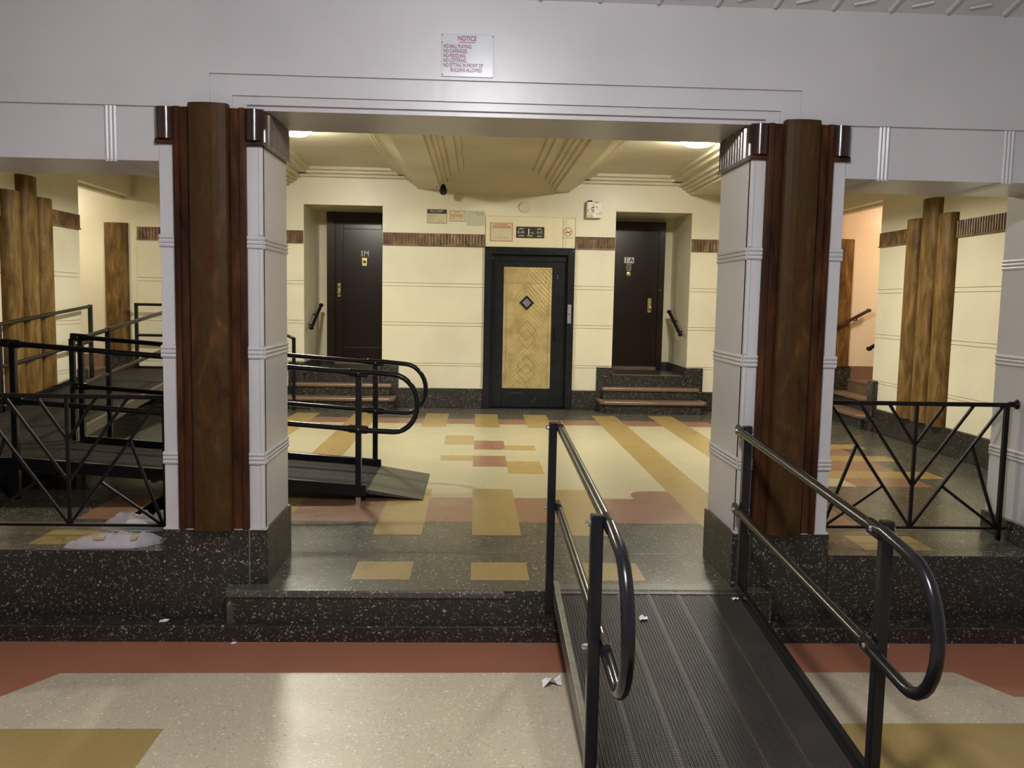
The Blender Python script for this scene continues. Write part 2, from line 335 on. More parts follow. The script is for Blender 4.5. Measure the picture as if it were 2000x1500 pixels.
# ---- front step, lower step, low side walls -------------------------
st = S(B(-1.29, 1.62, 4.482, 4.62, -0.20, -0.001).build('trim_1', M['black_f']), 'dark speckled terrazzo step up between the two brown pillars', 'step')
B(-1.27, 1.60, 4.47, 4.62, -0.006, 0.0).build('tread', M['black_f'], st)
ns = MB()
pr = [(0,0),(0.0,-0.040),(-0.006,-0.046),(-0.022,-0.046),(-0.030,-0.036),(-0.030,-0.010),(-0.022,-0.001)]
def nose(x0, x1):
    vs = [(x0, 4.482+p, q) for p, q in pr] + [(x1, 4.482+p, q) for p, q in pr]; n = len(pr)
    ns.add(vs, [tuple(range(n)), tuple(range(2*n-1,n-1,-1))] + [(i,n+i,n+(i+1)%n,(i+1)%n) for i in range(n)])
nose(-1.285, 0.17); nose(0.17, 1.60)
ns.v = [v for v in ns.v]
ns2 = MB(); 
o = len(pr)*2
ns2.v = ns.v[:o]; ns2.f = ns.f[:len(pr)+2]
ns2.build('nosing', M['black_f'], st, smooth=True)
B(-1.25, 1.60, 4.468, 4.482, -0.185, -0.048).build('riser', M['black_t'], st)
B(0.23, 1.60, 4.474, 4.482, -0.048, -0.006).build('riser', M['black_t'], st)
for z0, z1, s_ in ((0.0, 0.172, -1), (0.0, 0.168, 1)):
    for side in ((-2.95, -1.62), (1.92, 3.25)):
        pass
inl = [(-0.665,-0.343),(-0.008,0.316),(0.642,0.965)]
for x0, x1 in inl: inlay(fl, 'yellow_t', x0, x1, 4.64, 4.965, h=0.001)
lo = S(B(-2.95, 3.25, 4.435, 4.64, -0.30, -0.186).build('trim_2', M['black_t'], bev=0.006), 'low dark speckled step running along the whole front', 'step')
for nm, xa, xb, lb in (('trim_3', -2.95, -1.60, 'low dark speckled terrazzo curb carrying the bagged newspapers'), ('trim_4', 1.90, 3.25, 'low dark speckled terrazzo curb beside the white side pier')):
    cb = S(B(xa, xb, 4.585, 5.15, -0.30, 0.1685).build(nm, M['black_t']), lb, 'curb')
    B(xa, xb, 4.585, 5.15, 0.1685, 0.170).build('curb_top', M['black_f'], cb)
    if xa < 0: inlay(cb, 'yellow_t', -2.41, -2.08, 4.69, 4.99, z=0.170, h=0.001)
    else: inlay(cb, 'yellow_t', 2.22, 2.62, 4.69, 4.99, z=0.170, h=0.001)
    B(xa, xb, 5.125, 5.15, 0.1702, 0.1712).build('joint_strip', M['joint'], cb)

# ---- vestibule floor -------------------------------------------------
ZV = -0.272
fv = S(B(-3.2, 3.45, -2.6, 4.6, -0.40, ZV).build('floor.001', M['red_v']), 'lower entrance floor of red, pale and ochre terrazzo', 'floor')
def vin(mat, pts, h, name='terrazzo_panel'):
    MB().prism(pts, ZV-0.003, ZV+h).build(name, M[mat], fv)
vin('grey_t', [(-2.10,-2.6),(2.41,-2.6),(3.1,-2.6),(3.1,3.80),(2.55,3.80),(2.41,4.07),(-1.95,4.05),(-2.10,3.80)], 0.0008)
vin('yellow_t', [(-2.10,1.2),(-1.275,1.2),(-1.275,3.51),(-2.10,3.51)], 0.0015)
vin('yellow_t', [(1.30,1.2),(3.1,1.2),(3.1,3.545),(1.30,3.545)], 0.0015)

# ---- back wall --------------------------------------------------------
wb = S(B(-4.95, -2.414, 12.312, 12.55, -0.1, 3.45).build('wall_back', M['cream']), 'cream plaster back wall of the lobby with scored courses', 'wall')
for x0, x1 in ((-1.324,0.109),(1.381,1.953),(3.035,5.25)): B(x0, x1, 12.312, 12.55, -0.1, 3.45).build('wall_section', M['cream'], wb)
for x0, x1, z in ((-2.414,-1.324,2.835),(1.953,3.035,2.835),(0.109,1.381,2.288)): B(x0, x1, 12.312, 12.55, z, 3.45).build('wall_section', M['cream'], wb)
for a0, a1 in ((-4.70,-2.416),(-1.322,0.109),(1.381,1.951),(3.037,5.012)):
    paneling('back', a0, a1, wb, ztop=3.3); ribband('back', a0+0.004, a1-0.004, wb)
for a0, a1 in ((-2.416,-1.322),(1.951,3.037)): WF('back', 0, 0.012, a0, a1, 2.87, 3.3).build('plaster_panel', M['cream'], wb)
WF('back', 0, 0.012, 0.109, 1.381, 2.72, 3.3).build('plaster_panel', M['cream'], wb)
# door niches
def niche(x0, x1, name):
    mb = MB(); mb.box(x0-0.12, x0, 12.551, 13.5, 0.3, 2.95); mb.box(x1, x1+0.12, 12.551, 13.5, 0.3, 2.95)
    mb.box(x0-0.12, x1+0.12, 13.5, 13.62, 0.3, 2.95); mb.box(x0-0.12, x1+0.12, 12.551, 13.5, 2.835, 2.95)
    n_ = mb.build('niche_wall', M['cream'], wb)
    c = MB(); c.box(x0, x1, 12.288, 12.312, 2.818, 2.869)
    c.build('niche_trim', M['cream'], wb); return n_
niche(-2.414, -1.324, 'l'); niche(1.953, 3.035, 'r')
bb = S(WF('back', 0, 0.04, -4.70, -2.62, 0, 0.283).build('baseboard_back', M['black_t'], bev=0.006), 'dark speckled terrazzo base along the back wall', 'baseboard')
for a0, a1 in ((-1.10,0.109),(1.381,1.737),(3.27,5.0)): WF('back', 0, 0.04, a0, a1, 0, 0.283).build('base_section', M['black_t'], bb, bev=0.006)

# ---- steps into the two door niches ------------------------------------
def niche_steps(x0, x1, nm, label):
    s = S(B(x0, x1, 12.30, 13.5, -0.05, 0.508).build(nm, M['black_t']), label, 'steps')
    def tr(xa, xb, ya, yb, z):
        cut = 0.06
        MB().prism([(xa, yb), (xa, ya+cut), (xa+cut, ya), (xb-cut, ya), (xb, ya+cut), (xb, yb)], z-0.048, z).build('tread', M['tread'], s, bev=0.012)
    MB().prism([(x0-0.19, 12.31), (x0-0.19, 11.95), (x0-0.12, 11.885), (x1+0.12, 11.885), (x1+0.19, 11.95), (x1+0.19, 12.31)], -0.02, 0.125).build('riser', M['black_t'], s)
    tr(x0-0.215, x1+0.215, 11.855, 12.31, 0.172)
    B(x0-0.13, x1+0.13, 12.125, 12.31, 0.165, 0.298).build('riser', M['black_t'], s); 
    B(x0-0.15, x1+0.15, 12.10, 12.32, 0.294, 0.342).build('tread', M['tread'], s, bev=0.012)
    B(x0, x1-0.03, 12.33, 12.40, 0.462, 0.512).build('tread', M['tread'], s, bev=0.012)
    for xa, xb in ((x0-0.22, x0), (x1, x1+0.235)): B(xa, xb, 12.262, 12.315, 0.0, 0.628).build('side_block', M['black_t'], s, bev=0.012)
    B(x1-0.03, x1, 12.262, 13.5, 0.46, 0.628).build('side_base', M['black_t'], s); B(x0, x0+0.03, 12.262, 13.5, 0.46, 0.628).build('side_base', M['black_t'], s)
    B(x0, x1, 13.47, 13.5, 0.50, 0.628).build('side_base', M['black_t'], s)
niche_steps(-2.414, -1.324, 'trim_5', 'dark terrazzo steps with brown treads up to door 1M')
niche_steps(1.953, 3.035, 'trim_6', 'dark terrazzo steps with brown treads up to door 1A')

# ---- apartment doors -----------------------------------------------------
def apt_door(nm, fx0, fx1, lx0, lx1, z0, zt, label):
    r = S(empty(nm, ((fx0+fx1)/2, 13.47, z0)), label, 'door')
    f = MB()
    for d, w in ((0.0, 0.0), (0.02, 0.035), (0.04, 0.065)):
        f.box(fx0+w, lx0, 13.415+d, 13.5, z0, zt-w); f.box(lx1, fx1-w, 13.415+d, 13.5, z0, zt-w); f.box(lx0, lx1, 13.415+d, 13.5, zt-0.13, zt-w)
    f.build('door_frame', M['door'], r, bev=0.004)
    B(lx0, lx1, 13.45, 13.49, z0+0.02, zt-0.12).build('door_leaf', M['door'], r)
    B(lx0, lx1, 13.39, 13.5, z0-0.045, z0+0.02).build('threshold', M['tread'], r)
    return r
dm = apt_door('door_1', -2.286, -1.36, -2.165, -1.45, 0.56, 2.83, 'dark maroon apartment door marked 1M in its cream recess')
mb = MB()   # raised stile and panel edge of door 1M
mb.box(-2.155,-2.035,13.436,13.452,0.60,2.70); mb.box(-2.035,-1.455,13.436,13.452,2.58,2.70); mb.box(-2.035,-1.455,13.436,13.452,0.60,0.78)
mb.build('door_stile', M['door'], dm, bev=0.005)
text('1M', (-1.717, 13.447, 2.21), 0.115, M['wht'], dm, sx=0.9)
MB().prism([(0,0),(1,0),(1,1),(0,1)],0,0.001)
pp = MB(); pp.add([(-1.755,13.438,2.15),(-1.68,13.438,2.15),(-1.685,13.438,2.03),(-1.75,13.438,2.03),(-1.755,13.452,2.15),(-1.68,13.452,2.15),(-1.685,13.452,2.03),(-1.75,13.452,2.03)], [(0,1,2,3),(7,6,5,4),(0,4,5,1),(1,5,6,2),(2,6,7,3),(3,7,4,0)])
pp.build('peephole_plate', M['brass'], dm); MB().lathe([(0.022,0),(0.022,-0.012),(0.010,-0.014)], (-1.717,13.44,2.09), 12, 'y').build('peephole', M['ink'], dm)
B(-2.122, -2.080, 13.430, 13.44, 1.55, 1.76).build('lock_plate', M['brass'], dm, bev=0.002)
MB().lathe([(0.012,0),(0.022,-0.03),(0.024,-0.045),(0.012,-0.055)], (-2.101,13.43,1.615), 12, 'y').build('door_knob', M['brass'], dm, smooth=True)
MB().lathe([(0.014,0),(0.014,-0.008)], (-2.101,13.43,1.70), 12, 'y').build('lock_cylinder', M['ink'], dm)
da = apt_door('door_2', 1.99, 2.91, 2.06, 2.815, 0.535, 2.79, 'dark maroon apartment door marked 1A in its cream recess')
B(2.282, 2.431, 13.446, 13.451, 2.155, 2.245).build('number_plate', M['wht'], da)
text('1 A', (2.357, 13.444, 2.20), 0.095, M['ink'], da, sx=0.95)
B(2.318, 2.392, 13.444, 13.451, 2.035, 2.145).build('peephole_plate', M['alu'], da); 
MB().box(2.340,2.372,13.440,13.446,2.10,2.125).box(2.332,2.362,13.440,13.446,2.055,2.075).build('door_knocker', M['ink'], da)
MB().lathe([(0.036,0),(0.036,-0.006),(0.024,-0.010)], (2.357,13.45,1.99), 20, 'y').build('peephole', M['brass'], da, smooth=True)
B(2.668, 2.722, 13.436, 13.451, 1.40, 1.62).build('lock_plate', M['brass'], da, bev=0.002)
MB().lathe([(0.012,0),(0.024,-0.03),(0.026,-0.045),(0.012,-0.055)], (2.70,13.436,1.475), 12, 'y').build('door_knob', M['brass'], da, smooth=True)
MB().lathe([(0.008,0),(0.008,-0.006)], (2.845,13.42,1.745), 10, 'y').build('screw', M['bolt'], da)

# ---- elevator --------------------------------------------------------------
ev = S(empty('door_3', (0.745, 12.3, 0.0)), 'black elevator door with etched brass panel and diamond window', 'door')
f = MB(); f.box(0.109,0.205,12.255,12.5,0,2.288); f.box(1.285,1.381,12.255,12.5,0,2.288); f.box(0.205,1.285,12.255,12.5,2.19,2.288)
f.build('door_frame', M['elev'], ev, bev=0.006)
f = MB(); f.box(0.205,0.385,12.355,12.44,0.02,2.19); f.box(1.075,1.285,12.355,12.44,0.02,2.19); f.box(0.385,1.075,12.355,12.44,2.02,2.19); f.box(0.385,1.075,12.355,12.44,0.02,0.29)
f.box(0.205,1.285,12.335,12.36,2.10,2.19)
f.build('door_leaf', M['elev'], ev, bev=0.004)
gp = B(0.385, 1.075, 12.372, 12.42, 0.29, 2.02).build('brass_panel', M['gold'], ev)
gp.location.x = 0  # texture centred on the leaf
e = MB()
def strip(x0,z0,x1,z1,w=0.006): e.bar((x0,12.3695,z0),(x1,12.3695,z1),0.006,w,up=(0,1,0))
strip(0.41,1.79,1.05,1.79); strip(0.43,0.33,0.43,1.78); strip(1.03,0.33,1.03,1.78); strip(0.41,1.99,1.05,1.99); strip(0.41,1.79,0.41,1.99); strip(1.05,1.79,1.05,1.99)
for i in range(9): strip(0.42+i*0.032, 1.80, 0.50+i*0.03, 1.975, 0.004)
for i in range(8): strip(1.04-i*0.034, 1.80, 0.96-i*0.03, 1.975, 0.004)
for k in (0.17, 0.24, 0.31):
    strip(0.73,1.515+k,0.73-k*0.72,1.515,0.005); strip(0.73,1.515+k,0.73+k*0.72,1.515,0.005)
for zc in (1.12, 1.0, 0.62, 0.50):
    strip(0.73,zc+0.14,0.60,zc,0.005); strip(0.73,zc+0.14,0.86,zc,0.005); strip(0.60,zc,0.73,zc-0.14,0.005); strip(0.86,zc,0.73,zc-0.14,0.005)
e.build('etched_ornament', M['bronze'], ev)
d = MB(); cx, cz = 0.718, 1.515
def diamond(r, y0, y1, r2=None):
    p = [(cx,cz+r),(cx+r,cz),(cx,cz-r),(cx-r,cz)]
    if r2 is None: return [(x,y0,z) for x,z in p]+[(x,y1,z) for x,z in p]
d.add([(cx,12.352,cz+0.105),(cx+0.105,12.352,cz),(cx,12.352,cz-0.105),(cx-0.105,12.352,cz),(cx,12.352,cz+0.066),(cx+0.066,12.352,cz),(cx,12.352,cz-0.066),(cx-0.066,12.352,cz),
       (cx,12.374,cz+0.105),(cx+0.105,12.374,cz),(cx,12.374,cz-0.105),(cx-0.105,12.374,cz),(cx,12.374,cz+0.066),(cx+0.066,12.374,cz),(cx,12.374,cz-0.066),(cx-0.066,12.374,cz)],
      [(i,(i+1)%4,4+(i+1)%4,4+i) for i in range(4)] + [(i,8+i,8+(i+1)%4,(i+1)%4) for i in range(4)] + [(4+i,4+(i+1)%4,12+(i+1)%4,12+i) for i in range(4)])
win = d.build('window_frame', M['elev'], ev)
g = MB(); g.add(diamond(0.068,12.366,12.371), [(0,1,2,3),(7,6,5,4),(0,4,5,1),(1,5,6,2),(2,6,7,3),(3,7,4,0)]); g.build('window_pane', M['steel'], win)
g = MB()
for k in (-0.045,-0.015,0.015,0.045):
    L = 0.066-abs(k); g.bar((cx-L, 12.364, cz+k),(cx+L,12.364,cz+k),0.003); g.bar((cx+k,12.364,cz-L),(cx+k,12.364,cz+L),0.003,up=(0,1,0))
g.build('window_mesh', M['ink'], win)
B(1.292, 1.345, 12.248, 12.256, 1.235, 1.50).build('call_plate', M['steel'], ev, bev=0.002)
MB().lathe([(0.009,0),(0.009,-0.008)], (1.318,12.248,1.36), 12, 'y').build('call_button', M['ink'], ev)
h = MB(); h.tube([(1.135,12.352,1.18),(1.135,12.315,1.17),(1.135,12.305,1.08),(1.135,12.315,0.99),(1.135,12.352,0.98)], 0.010, 8); h.build('pull_handle', M['elev'], ev, smooth=True)
mb = MB()
for x, y, z in ((1.152,12.352,1.905),(1.152,12.352,1.875),(0.228,12.33,2.14),(1.355,12.25,2.245)): mb.lathe([(0.007,0),(0.007,-0.006)], (x,y,z), 8, 'y')
mb.build('screw', M['bolt'], ev)
mb = MB()
for i in range(6):
    x = 0.50+0.03*i; mb.bar((x,12.354,0.22+0.01*math.sin(i*2)),(x+0.03,12.354,0.22+0.012*math.sin(i*2+2)),0.004,0.005)
for i in range(4): mb.bar((0.80+i*0.02,12.354,0.085+0.012*i*i*0.5),(0.82+i*0.02,12.354,0.085+0.006*(i+1)**2),0.004,0.006)
mb.build('scratch', M['alu'], ev)
B(0.0, 1.5, 12.45, 12.6, -0.1, 2.4).build('shaft_back', M['ink'], ev)
B(0.205, 1.285, 12.26, 12.45, -0.01, 0.012).build('sill', M['elev'], ev)
# cream steel transom with its framed edge
tp = S(B(0.118, 1.376, 12.288, 12.312, 2.292, 2.705).build('trim_7', M['panel'], bev=0.003), 'cream steel panel above the elevator door', 'panel')
B(1.205, 1.211, 12.284, 12.29, 2.30, 2.70).build('seam', M['grink'], tp); B(1.245, 1.249, 12.284, 12.29, 2.30, 2.70).build('seam', M['grink'], tp)

# ---- side walls of the hall ---------------------------------------------
for w, nm, xa, xb, lab in (('left','wall_left',-5.0,-4.762,'cream side wall with fluted golden-brown pilaster behind the ramp'),
                           ('right','wall_right',5.012,5.25,'cream side wall with fluted golden-brown pilaster near the raised iron fence')):
    r = S(B(xa, xb, 4.6, 10.66, -0.05, 3.45).build(nm, M['cream']), lab, 'wall')
    B(xa, xb, 10.66, 12.312, 2.91, 3.45).build('opening_header', M['cream'], r)
    WF(w, 0, 0.012, 10.66, 12.2, 2.925, 3.3).build('plaster_panel', M['cream'], r)
    hm = WF(w, -0.10, 0.0, 10.66, 12.312, 2.87, 2.91); WF(w, -0.2, -0.12, 10.66, 12.312, 2.835, 2.91, hm); hm.build('header_molding', M['peach'], r)
    paneling(w, 4.6, 10.66, r, ztop=3.3)
    ribband(w, 4.62, 8.93, r); ribband(w, 9.88, 10.665, r)
    for a, rr, zt in ((9.06, 0.150, 2.545), (9.40, 0.165, 2.735), (9.74, 0.150, 2.545)):
        mb = MB(); prof = []
        for k in range(13):
            t = PI*k/12; prof.append(WP(w, 0.012+0.105*math.sin(t)**0.75, a+rr*math.cos(t), 0)[:2])
        mb.prism(prof, 0.283, zt); mb.build('pilaster_shaft', M['gold_b'], r, smooth=True)
    bs = S(WF(w, 0, 0.045, 4.6, 10.66, 0, 0.29).build('baseboard_'+w, M['black_t'], bev=0.008), 'dark speckled terrazzo base under the %s pilaster wall' % w, 'baseboard')
    WF(w, 0, 0.07, 10.50, 10.68, 0, 0.63).build('end_block', M['black_t'], bs, bev=0.012)

# ---- side corridors ---------------------------------------------------------
def corridor(sg, nm, lab, lamp, mat):
    X = (lambda x: -4.75-x) if sg < 0 else (lambda x: 5.0+x)
    mb = MB(); mb.box(X(0.2 if sg < 0 else 0.25), X(3.4), 12.312, 12.5, -0.1, 3.1)
    r = S(mb.build(nm, M[mat]), lab, 'wall')
    B(X(0.24), X(3.4), 10.50, 10.66, -0.1, 3.1).build('wall_section', M[mat], r)
    B(X(3.3), X(3.4), 10.5, 12.5, -0.1, 3.1).build('wall_section', M[mat], r)
    B(X(0.24), X(3.4), 10.5, 12.5, 3.0, 3.1).build('corridor_ceiling', M[mat], r)
    pts = []
    for k in range(9):
        t = PI*k/8; pts.append((X(0.235)+0.165*math.cos(t)*(1 if sg>0 else 1), 12.312-0.075*math.sin(t)))
    MB().prism(pts, 0.69, 2.505).build('pilaster_shaft', M['gold_b'], r, smooth=True)
    B(X(0.44), X(3.3), 12.29, 12.312, 0.5, 0.692).build('base_section', M['tread'], r)
    B(X(0.0), X(0.42), 12.285, 12.312, 0.0, 0.692).build('base_section', M['black_t'], r)
    s = MB().box(X(0.40), X(3.4), 10.66, 12.312, -0.1, 0.505).build('landing', M['tread'], r)
    for i, (x, z) in enumerate(((-0.13, 0.17), (0.13, 0.34), (0.39, 0.51))):
        B(X(x+0.03), X(x+0.3), 10.70, 12.30, z-0.17, z-0.04).build('riser', M['black_t'], r)
        if i == 0:
            cut = 0.12*(1 if sg > 0 else -1)
            pts = [(X(0.2), 10.70), (X(0.2), 12.30), (X(x), 12.30), (X(x), 10.82), (X(x)+cut, 10.70)]
            MB().prism(pts, z-0.042, z).build('tread', M['tread'], r, bev=0.01)
        else: B(X(x), X(x+0.3), 10.68, 12.30, z-0.042, z).build('tread', M['tread'], r, bev=0.01)
    lp = tag(empty('ceiling_lamp', (X(1.25), 11.45, 3.0)), lamp[0], 'lamp')
    MB().lathe([(0.19,0),(0.19,-0.03)], (X(1.25),11.45,3.0), 20).build('lamp_base', M['wht'], lp)
    MB().lathe([(0.17,-0.03),(0.15,-0.07),(0.08,-0.10),(0.001,-0.11)], (X(1.25),11.45,3.0), 20).build('lamp_diffuser', M[lamp[1]], lp, smooth=True)
    return r
corridor(-1, 'wall_left_corridor', 'bright cream walls of the side corridor beyond the ramp landing', ('round ceiling lamp inside the yellow-lit side corridor beyond the ramp', 'lampL'), 'peach')
corridor(1, 'wall_right_corridor', 'peach-lit walls of the side corridor with three steps', ('round ceiling lamp inside the peach-lit corridor with steps', 'lampR'), 'peach')

# ---- ceiling -------------------------------------------------------------------
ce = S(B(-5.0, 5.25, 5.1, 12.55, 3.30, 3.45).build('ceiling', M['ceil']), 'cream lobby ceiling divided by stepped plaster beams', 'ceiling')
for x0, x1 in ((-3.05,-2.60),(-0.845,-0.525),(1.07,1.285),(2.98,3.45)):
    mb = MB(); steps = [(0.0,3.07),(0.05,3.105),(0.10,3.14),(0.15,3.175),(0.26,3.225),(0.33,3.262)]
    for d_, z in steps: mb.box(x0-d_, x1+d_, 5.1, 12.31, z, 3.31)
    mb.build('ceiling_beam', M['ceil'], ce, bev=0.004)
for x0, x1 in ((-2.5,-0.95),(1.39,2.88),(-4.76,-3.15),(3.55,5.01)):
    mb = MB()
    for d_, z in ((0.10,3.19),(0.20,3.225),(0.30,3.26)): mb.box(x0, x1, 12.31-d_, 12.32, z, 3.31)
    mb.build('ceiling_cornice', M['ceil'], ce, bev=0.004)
mb = MB(); prof = [(12.315,2.995)] + [(12.30-0.85*(k/10), 2.995+0.31*math.sin(PI/2*(k/10))) for k in range(11)] + [(11.45,3.31),(12.315,3.31)]
n_ = len(prof)
vs = []
for j in range(9):
    x = -0.53+j*(1.61/8); sag = 0.045*(1-((j-4)/4)**2)
    vs += [(x, y, z if z > 3.3 else z+0.045-sag) for y, z in prof]
fs = [tuple(range(n_)), tuple(range(9*n_-1, 8*n_-1, -1))]
for j in range(8): fs += [(j*n_+i, (j+1)*n_+i, (j+1)*n_+(i+1)%n_, j*n_+(i+1)%n_) for i in range(n_)]
mb.add(vs, fs).build('ceiling_cove', M['ceil'], ce, smooth=True)

# ---- front header wall between vestibule and hall ------------------------------
YF = 4.56
wf = S(B(-3.2, 3.45, 4.598, 5.13, 2.478, 3.45).build('wall_front', M['white']), 'white painted header wall over the wide opening with stepped outline', 'wall')
def layer(y0, y1, xl, xr, zt, ob):   # wall layer with a rectangular notch below zt between xl and xr
    mb = MB(); mb.box(-3.2, 3.45, y0, y1, zt, 3.45); mb.box(-3.2, xl, y0, y1, 2.478, zt); mb.box(xr, 3.45, y0, y1, 2.478, zt)
    mb.build('wall_layer', M['white'], wf)
layer(4.548, 4.563, -1.362, 1.672, 2.648, 0); layer(4.563, 4.577, -1.253, 1.569, 2.545, 0); layer(4.577, 4.5985, -1.184, 1.50, 2.503, 0)
for nm, xa, xb in (('beam', -3.2, -1.61), ('beam', 1.92, 3.45)):
    mb = B(xa, xb, 4.566, 5.13, 2.208, 2.482); bm_ = mb.build('side_beam', M['white'], wf)
    for xc in ((-1.862,) if xa < 0 else (2.128, 2.80)):
        rb = MB()
        for k in (-0.020, 0.0, 0.020):
            rb.tube([(xc+k, 4.566, 2.208), (xc+k, 4.566, 2.48)], 0.0105, 6); rb.tube([(xc+k, 4.56, 2.208), (xc+k, 5.13, 2.208)], 0.0105, 6)
        rb.build('reeded_molding', M['white'], bm_, smooth=True)
# vestibule shell
vc = S(B(-3.2, 3.45, -2.7, 4.56, 3.2, 3.35).build('ceiling.001', M['white']), 'white vestibule ceiling with ribbed plaster cornice', 'ceiling')
cr = MB(); cr.hexa([(-3.2,4.40,3.13),(3.45,4.40,3.13),(3.45,4.549,3.052),(-3.2,4.549,3.052),(-3.2,4.36,3.22),(3.45,4.36,3.22),(3.45,4.549,3.22),(-3.2,4.549,3.22)])
cr.build('cornice', M['white'], vc)
fr = MB()
for i in range(22):
    x = -3.0+i*0.30; fr.bar((x,4.53,3.055),(x+0.03,4.43,3.11),0.012,0.02); fr.bar((x+0.10,4.50,3.07),(x+0.20,4.47,3.085),0.01,0.012)
fr.build('cornice_ornament', M['white'], vc)
S(B(-3.2, -2.9, -2.6, 5.15, -0.3, 3.3).build('wall_vestibule_west', M['white']), 'white vestibule side wall on the ramp-free side', 'wall')
pr_ = S(B(3.19, 3.45, -2.6, 5.17, -0.3, 3.3).build('wall_vestibule_east', M['white']), 'white side pier where the raised iron fence ends', 'wall')
S(B(-3.2, 3.45, -2.8, -2.6, -0.3, 3.35).build('wall_vestibule_back', M['white']), 'white wall behind the vestibule', 'wall')
B(3.165, 3.19, 4.4, 5.175, 0.165, 0.298).build('base_section', M['black_t'], pr_, bev=0.004)
def reeds(mb, pts, z, r=0.0115, n=3, sp=0.0215):
    for k in range(n): mb.tube([(x, y, z+(k-(n-1)/2)*sp) for x, y in pts], r, 8)
for z in (1.805, 1.235, 0.68):
    mb = MB(); reeds(mb, [(3.19, 4.2), (3.19, 5.165), (3.25, 5.165)], z); mb.build('reeded_molding', M['white'], pr_, smooth=True)

# ---- pillars --------------------------------------------------------------------
def pillar(x0, x1, inner, label):
    """x0..x1 outer faces, inner = +1 when the opening lies to +x"""
    cx = (x0+x1)/2; w = (x1-x0)
    p = S(empty('pillar', (cx, 4.85, -0.186)), label, 'pillar')
    B(x0+0.004, x1-0.004, 4.575, 5.128, 0.29, 2.478).build('core', M['white'], p, bev=0.004)
    xi = x1 if inner > 0 else x0
    # flat strips either side of the shaft, with a fine bead towards the opening
    B(x0+0.004, x0+0.10, 4.56, 4.60, 0.30, 2.30).build('front_strip', M['white'], p, bev=0.003)
    B(x1-0.10, x1-0.004, 4.56, 4.60, 0.30, 2.30).build('front_strip', M['white'], p, bev=0.003)
    b0 = xi-inner*0.022
    bd = MB()
    for z0, z1 in ((0.71,1.205),(1.272,1.772),(1.842,2.28),(0.305,0.645)): bd.box(b0-inner*0.0, b0+inner*0.019, 4.552, 4.562, z0, z1)
    bd.build('corner_bead', M['white'], p, bev=0.002)
    for z in (1.807, 1.238, 0.679):
        mb = MB()
        pin = [(xi-inner*0.005, 4.57), (xi-inner*0.005, 5.12)]
        reeds(mb, [(xi-inner*0.10, 4.557), (xi-inner*0.002, 4.557)], z); reeds(mb, pin, z)
        xo = x0 if inner > 0 else x1
        reeds(mb, [(xo, 4.557), (xo+inner*0.10, 4.557)], z)
        mb.build('reeded_molding', M['white'], p, smooth=True)
    # brown shaft: rails, recessed strips, faceted convex centre
    s0, s1 = cx-w*0.345, cx+w*0.345
    pts = [(s0,4.60),(s0,4.538),(s0+0.012,4.53),(s0+0.030,4.53),(s0+0.036,4.548),(s0+0.078,4.548),(s0+0.083,4.522)]
    c0, c1 = s0+0.083, s1-0.083
    pts += [(s1-0.083,4.522),(s1-0.078,4.548),(s1-0.036,4.548),(s1-0.030,4.53),(s1-0.012,4.53),(s1,4.538),(s1,4.60)]
    MB().prism(pts, 0.302, 2.477).build('shaft_side', M['brown_d'], p)
    cp = [(c0,4.56),(c0,4.520)] + [(c0+(c1-c0)*t, 4.520-d_) for t, d_ in ((0.04,0.012),(0.20,0.022),(0.36,0.028),(0.64,0.028),(0.80,0.022),(0.96,0.012))] + [(c1,4.520),(c1,4.56)]
    MB().prism(cp, 0.303, 2.492).build('shaft_center', M['brown'], p)
    # cap blocks, bulged at the front; the inner return is fluted
    for a, b_ in ((x0-0.008, s0+0.012), (s1-0.012, x1+0.008)):
        pr2 = [(4.60,0)] ; 
        pts = [(a,4.60),(a,4.548)] + [(a+(b_-a)*k/6, 4.548-0.042*math.sin(PI*k/6)**0.6) for k in range(1,6)] + [(b_,4.548),(b_,4.60)]
        MB().prism(pts, 2.315, 2.470).build('cap_block', M['brown_e'], p, smooth=True)
        B(a, b_, 4.535, 4.60, 2.292, 2.317).build('cap_lip', M['brown_d'], p, bev=0.004)
    fl_ = MB(); xa = xi; fl_.box(xa-inner*0.02, xa+inner*0.004, 4.56, 5.128, 2.292, 2.4775); fl_.box(xa, xa+inner*0.020, 4.56, 5.128, 2.292, 2.308)
    nr = 10
    for k in range(nr):
        yc = 4.64+(k+0.5)*(0.48/nr); r = 0.48/nr*0.38
        q = [(xa+inner*(0.003+r*math.sin(PI*j/4)), yc+r*math.cos(PI*j/4)) for j in range(5)]
        if inner > 0: q = q[::-1]
        fl_.prism(q, 2.306, 2.472)
    fl_.build('fluted_return', M['flute'], p)
    # plinth
    MB().box(x0-0.012, x1+0.012, 4.552, 5.14, -0.19, 0.298).build('plinth', M['black_t'], p, bev=0.005)
    jx = xi-inner*0.085; B(jx-0.003, jx+0.003, 4.5505, 4.556, 0.0, 0.297).build('plinth_joint', M['joint'], p)
    B(x0-0.005, x1+0.005, 4.55, 4.60, 0.296, 0.304).build('plinth_seam', M['white'], p)
pillar(-1.628, -1.100, 1, 'white pillar with dark brown shaft beside the bagged newspapers')
pillar(1.424, 1.934, -1, 'white pillar with dark brown shaft behind the front ramp handrail')

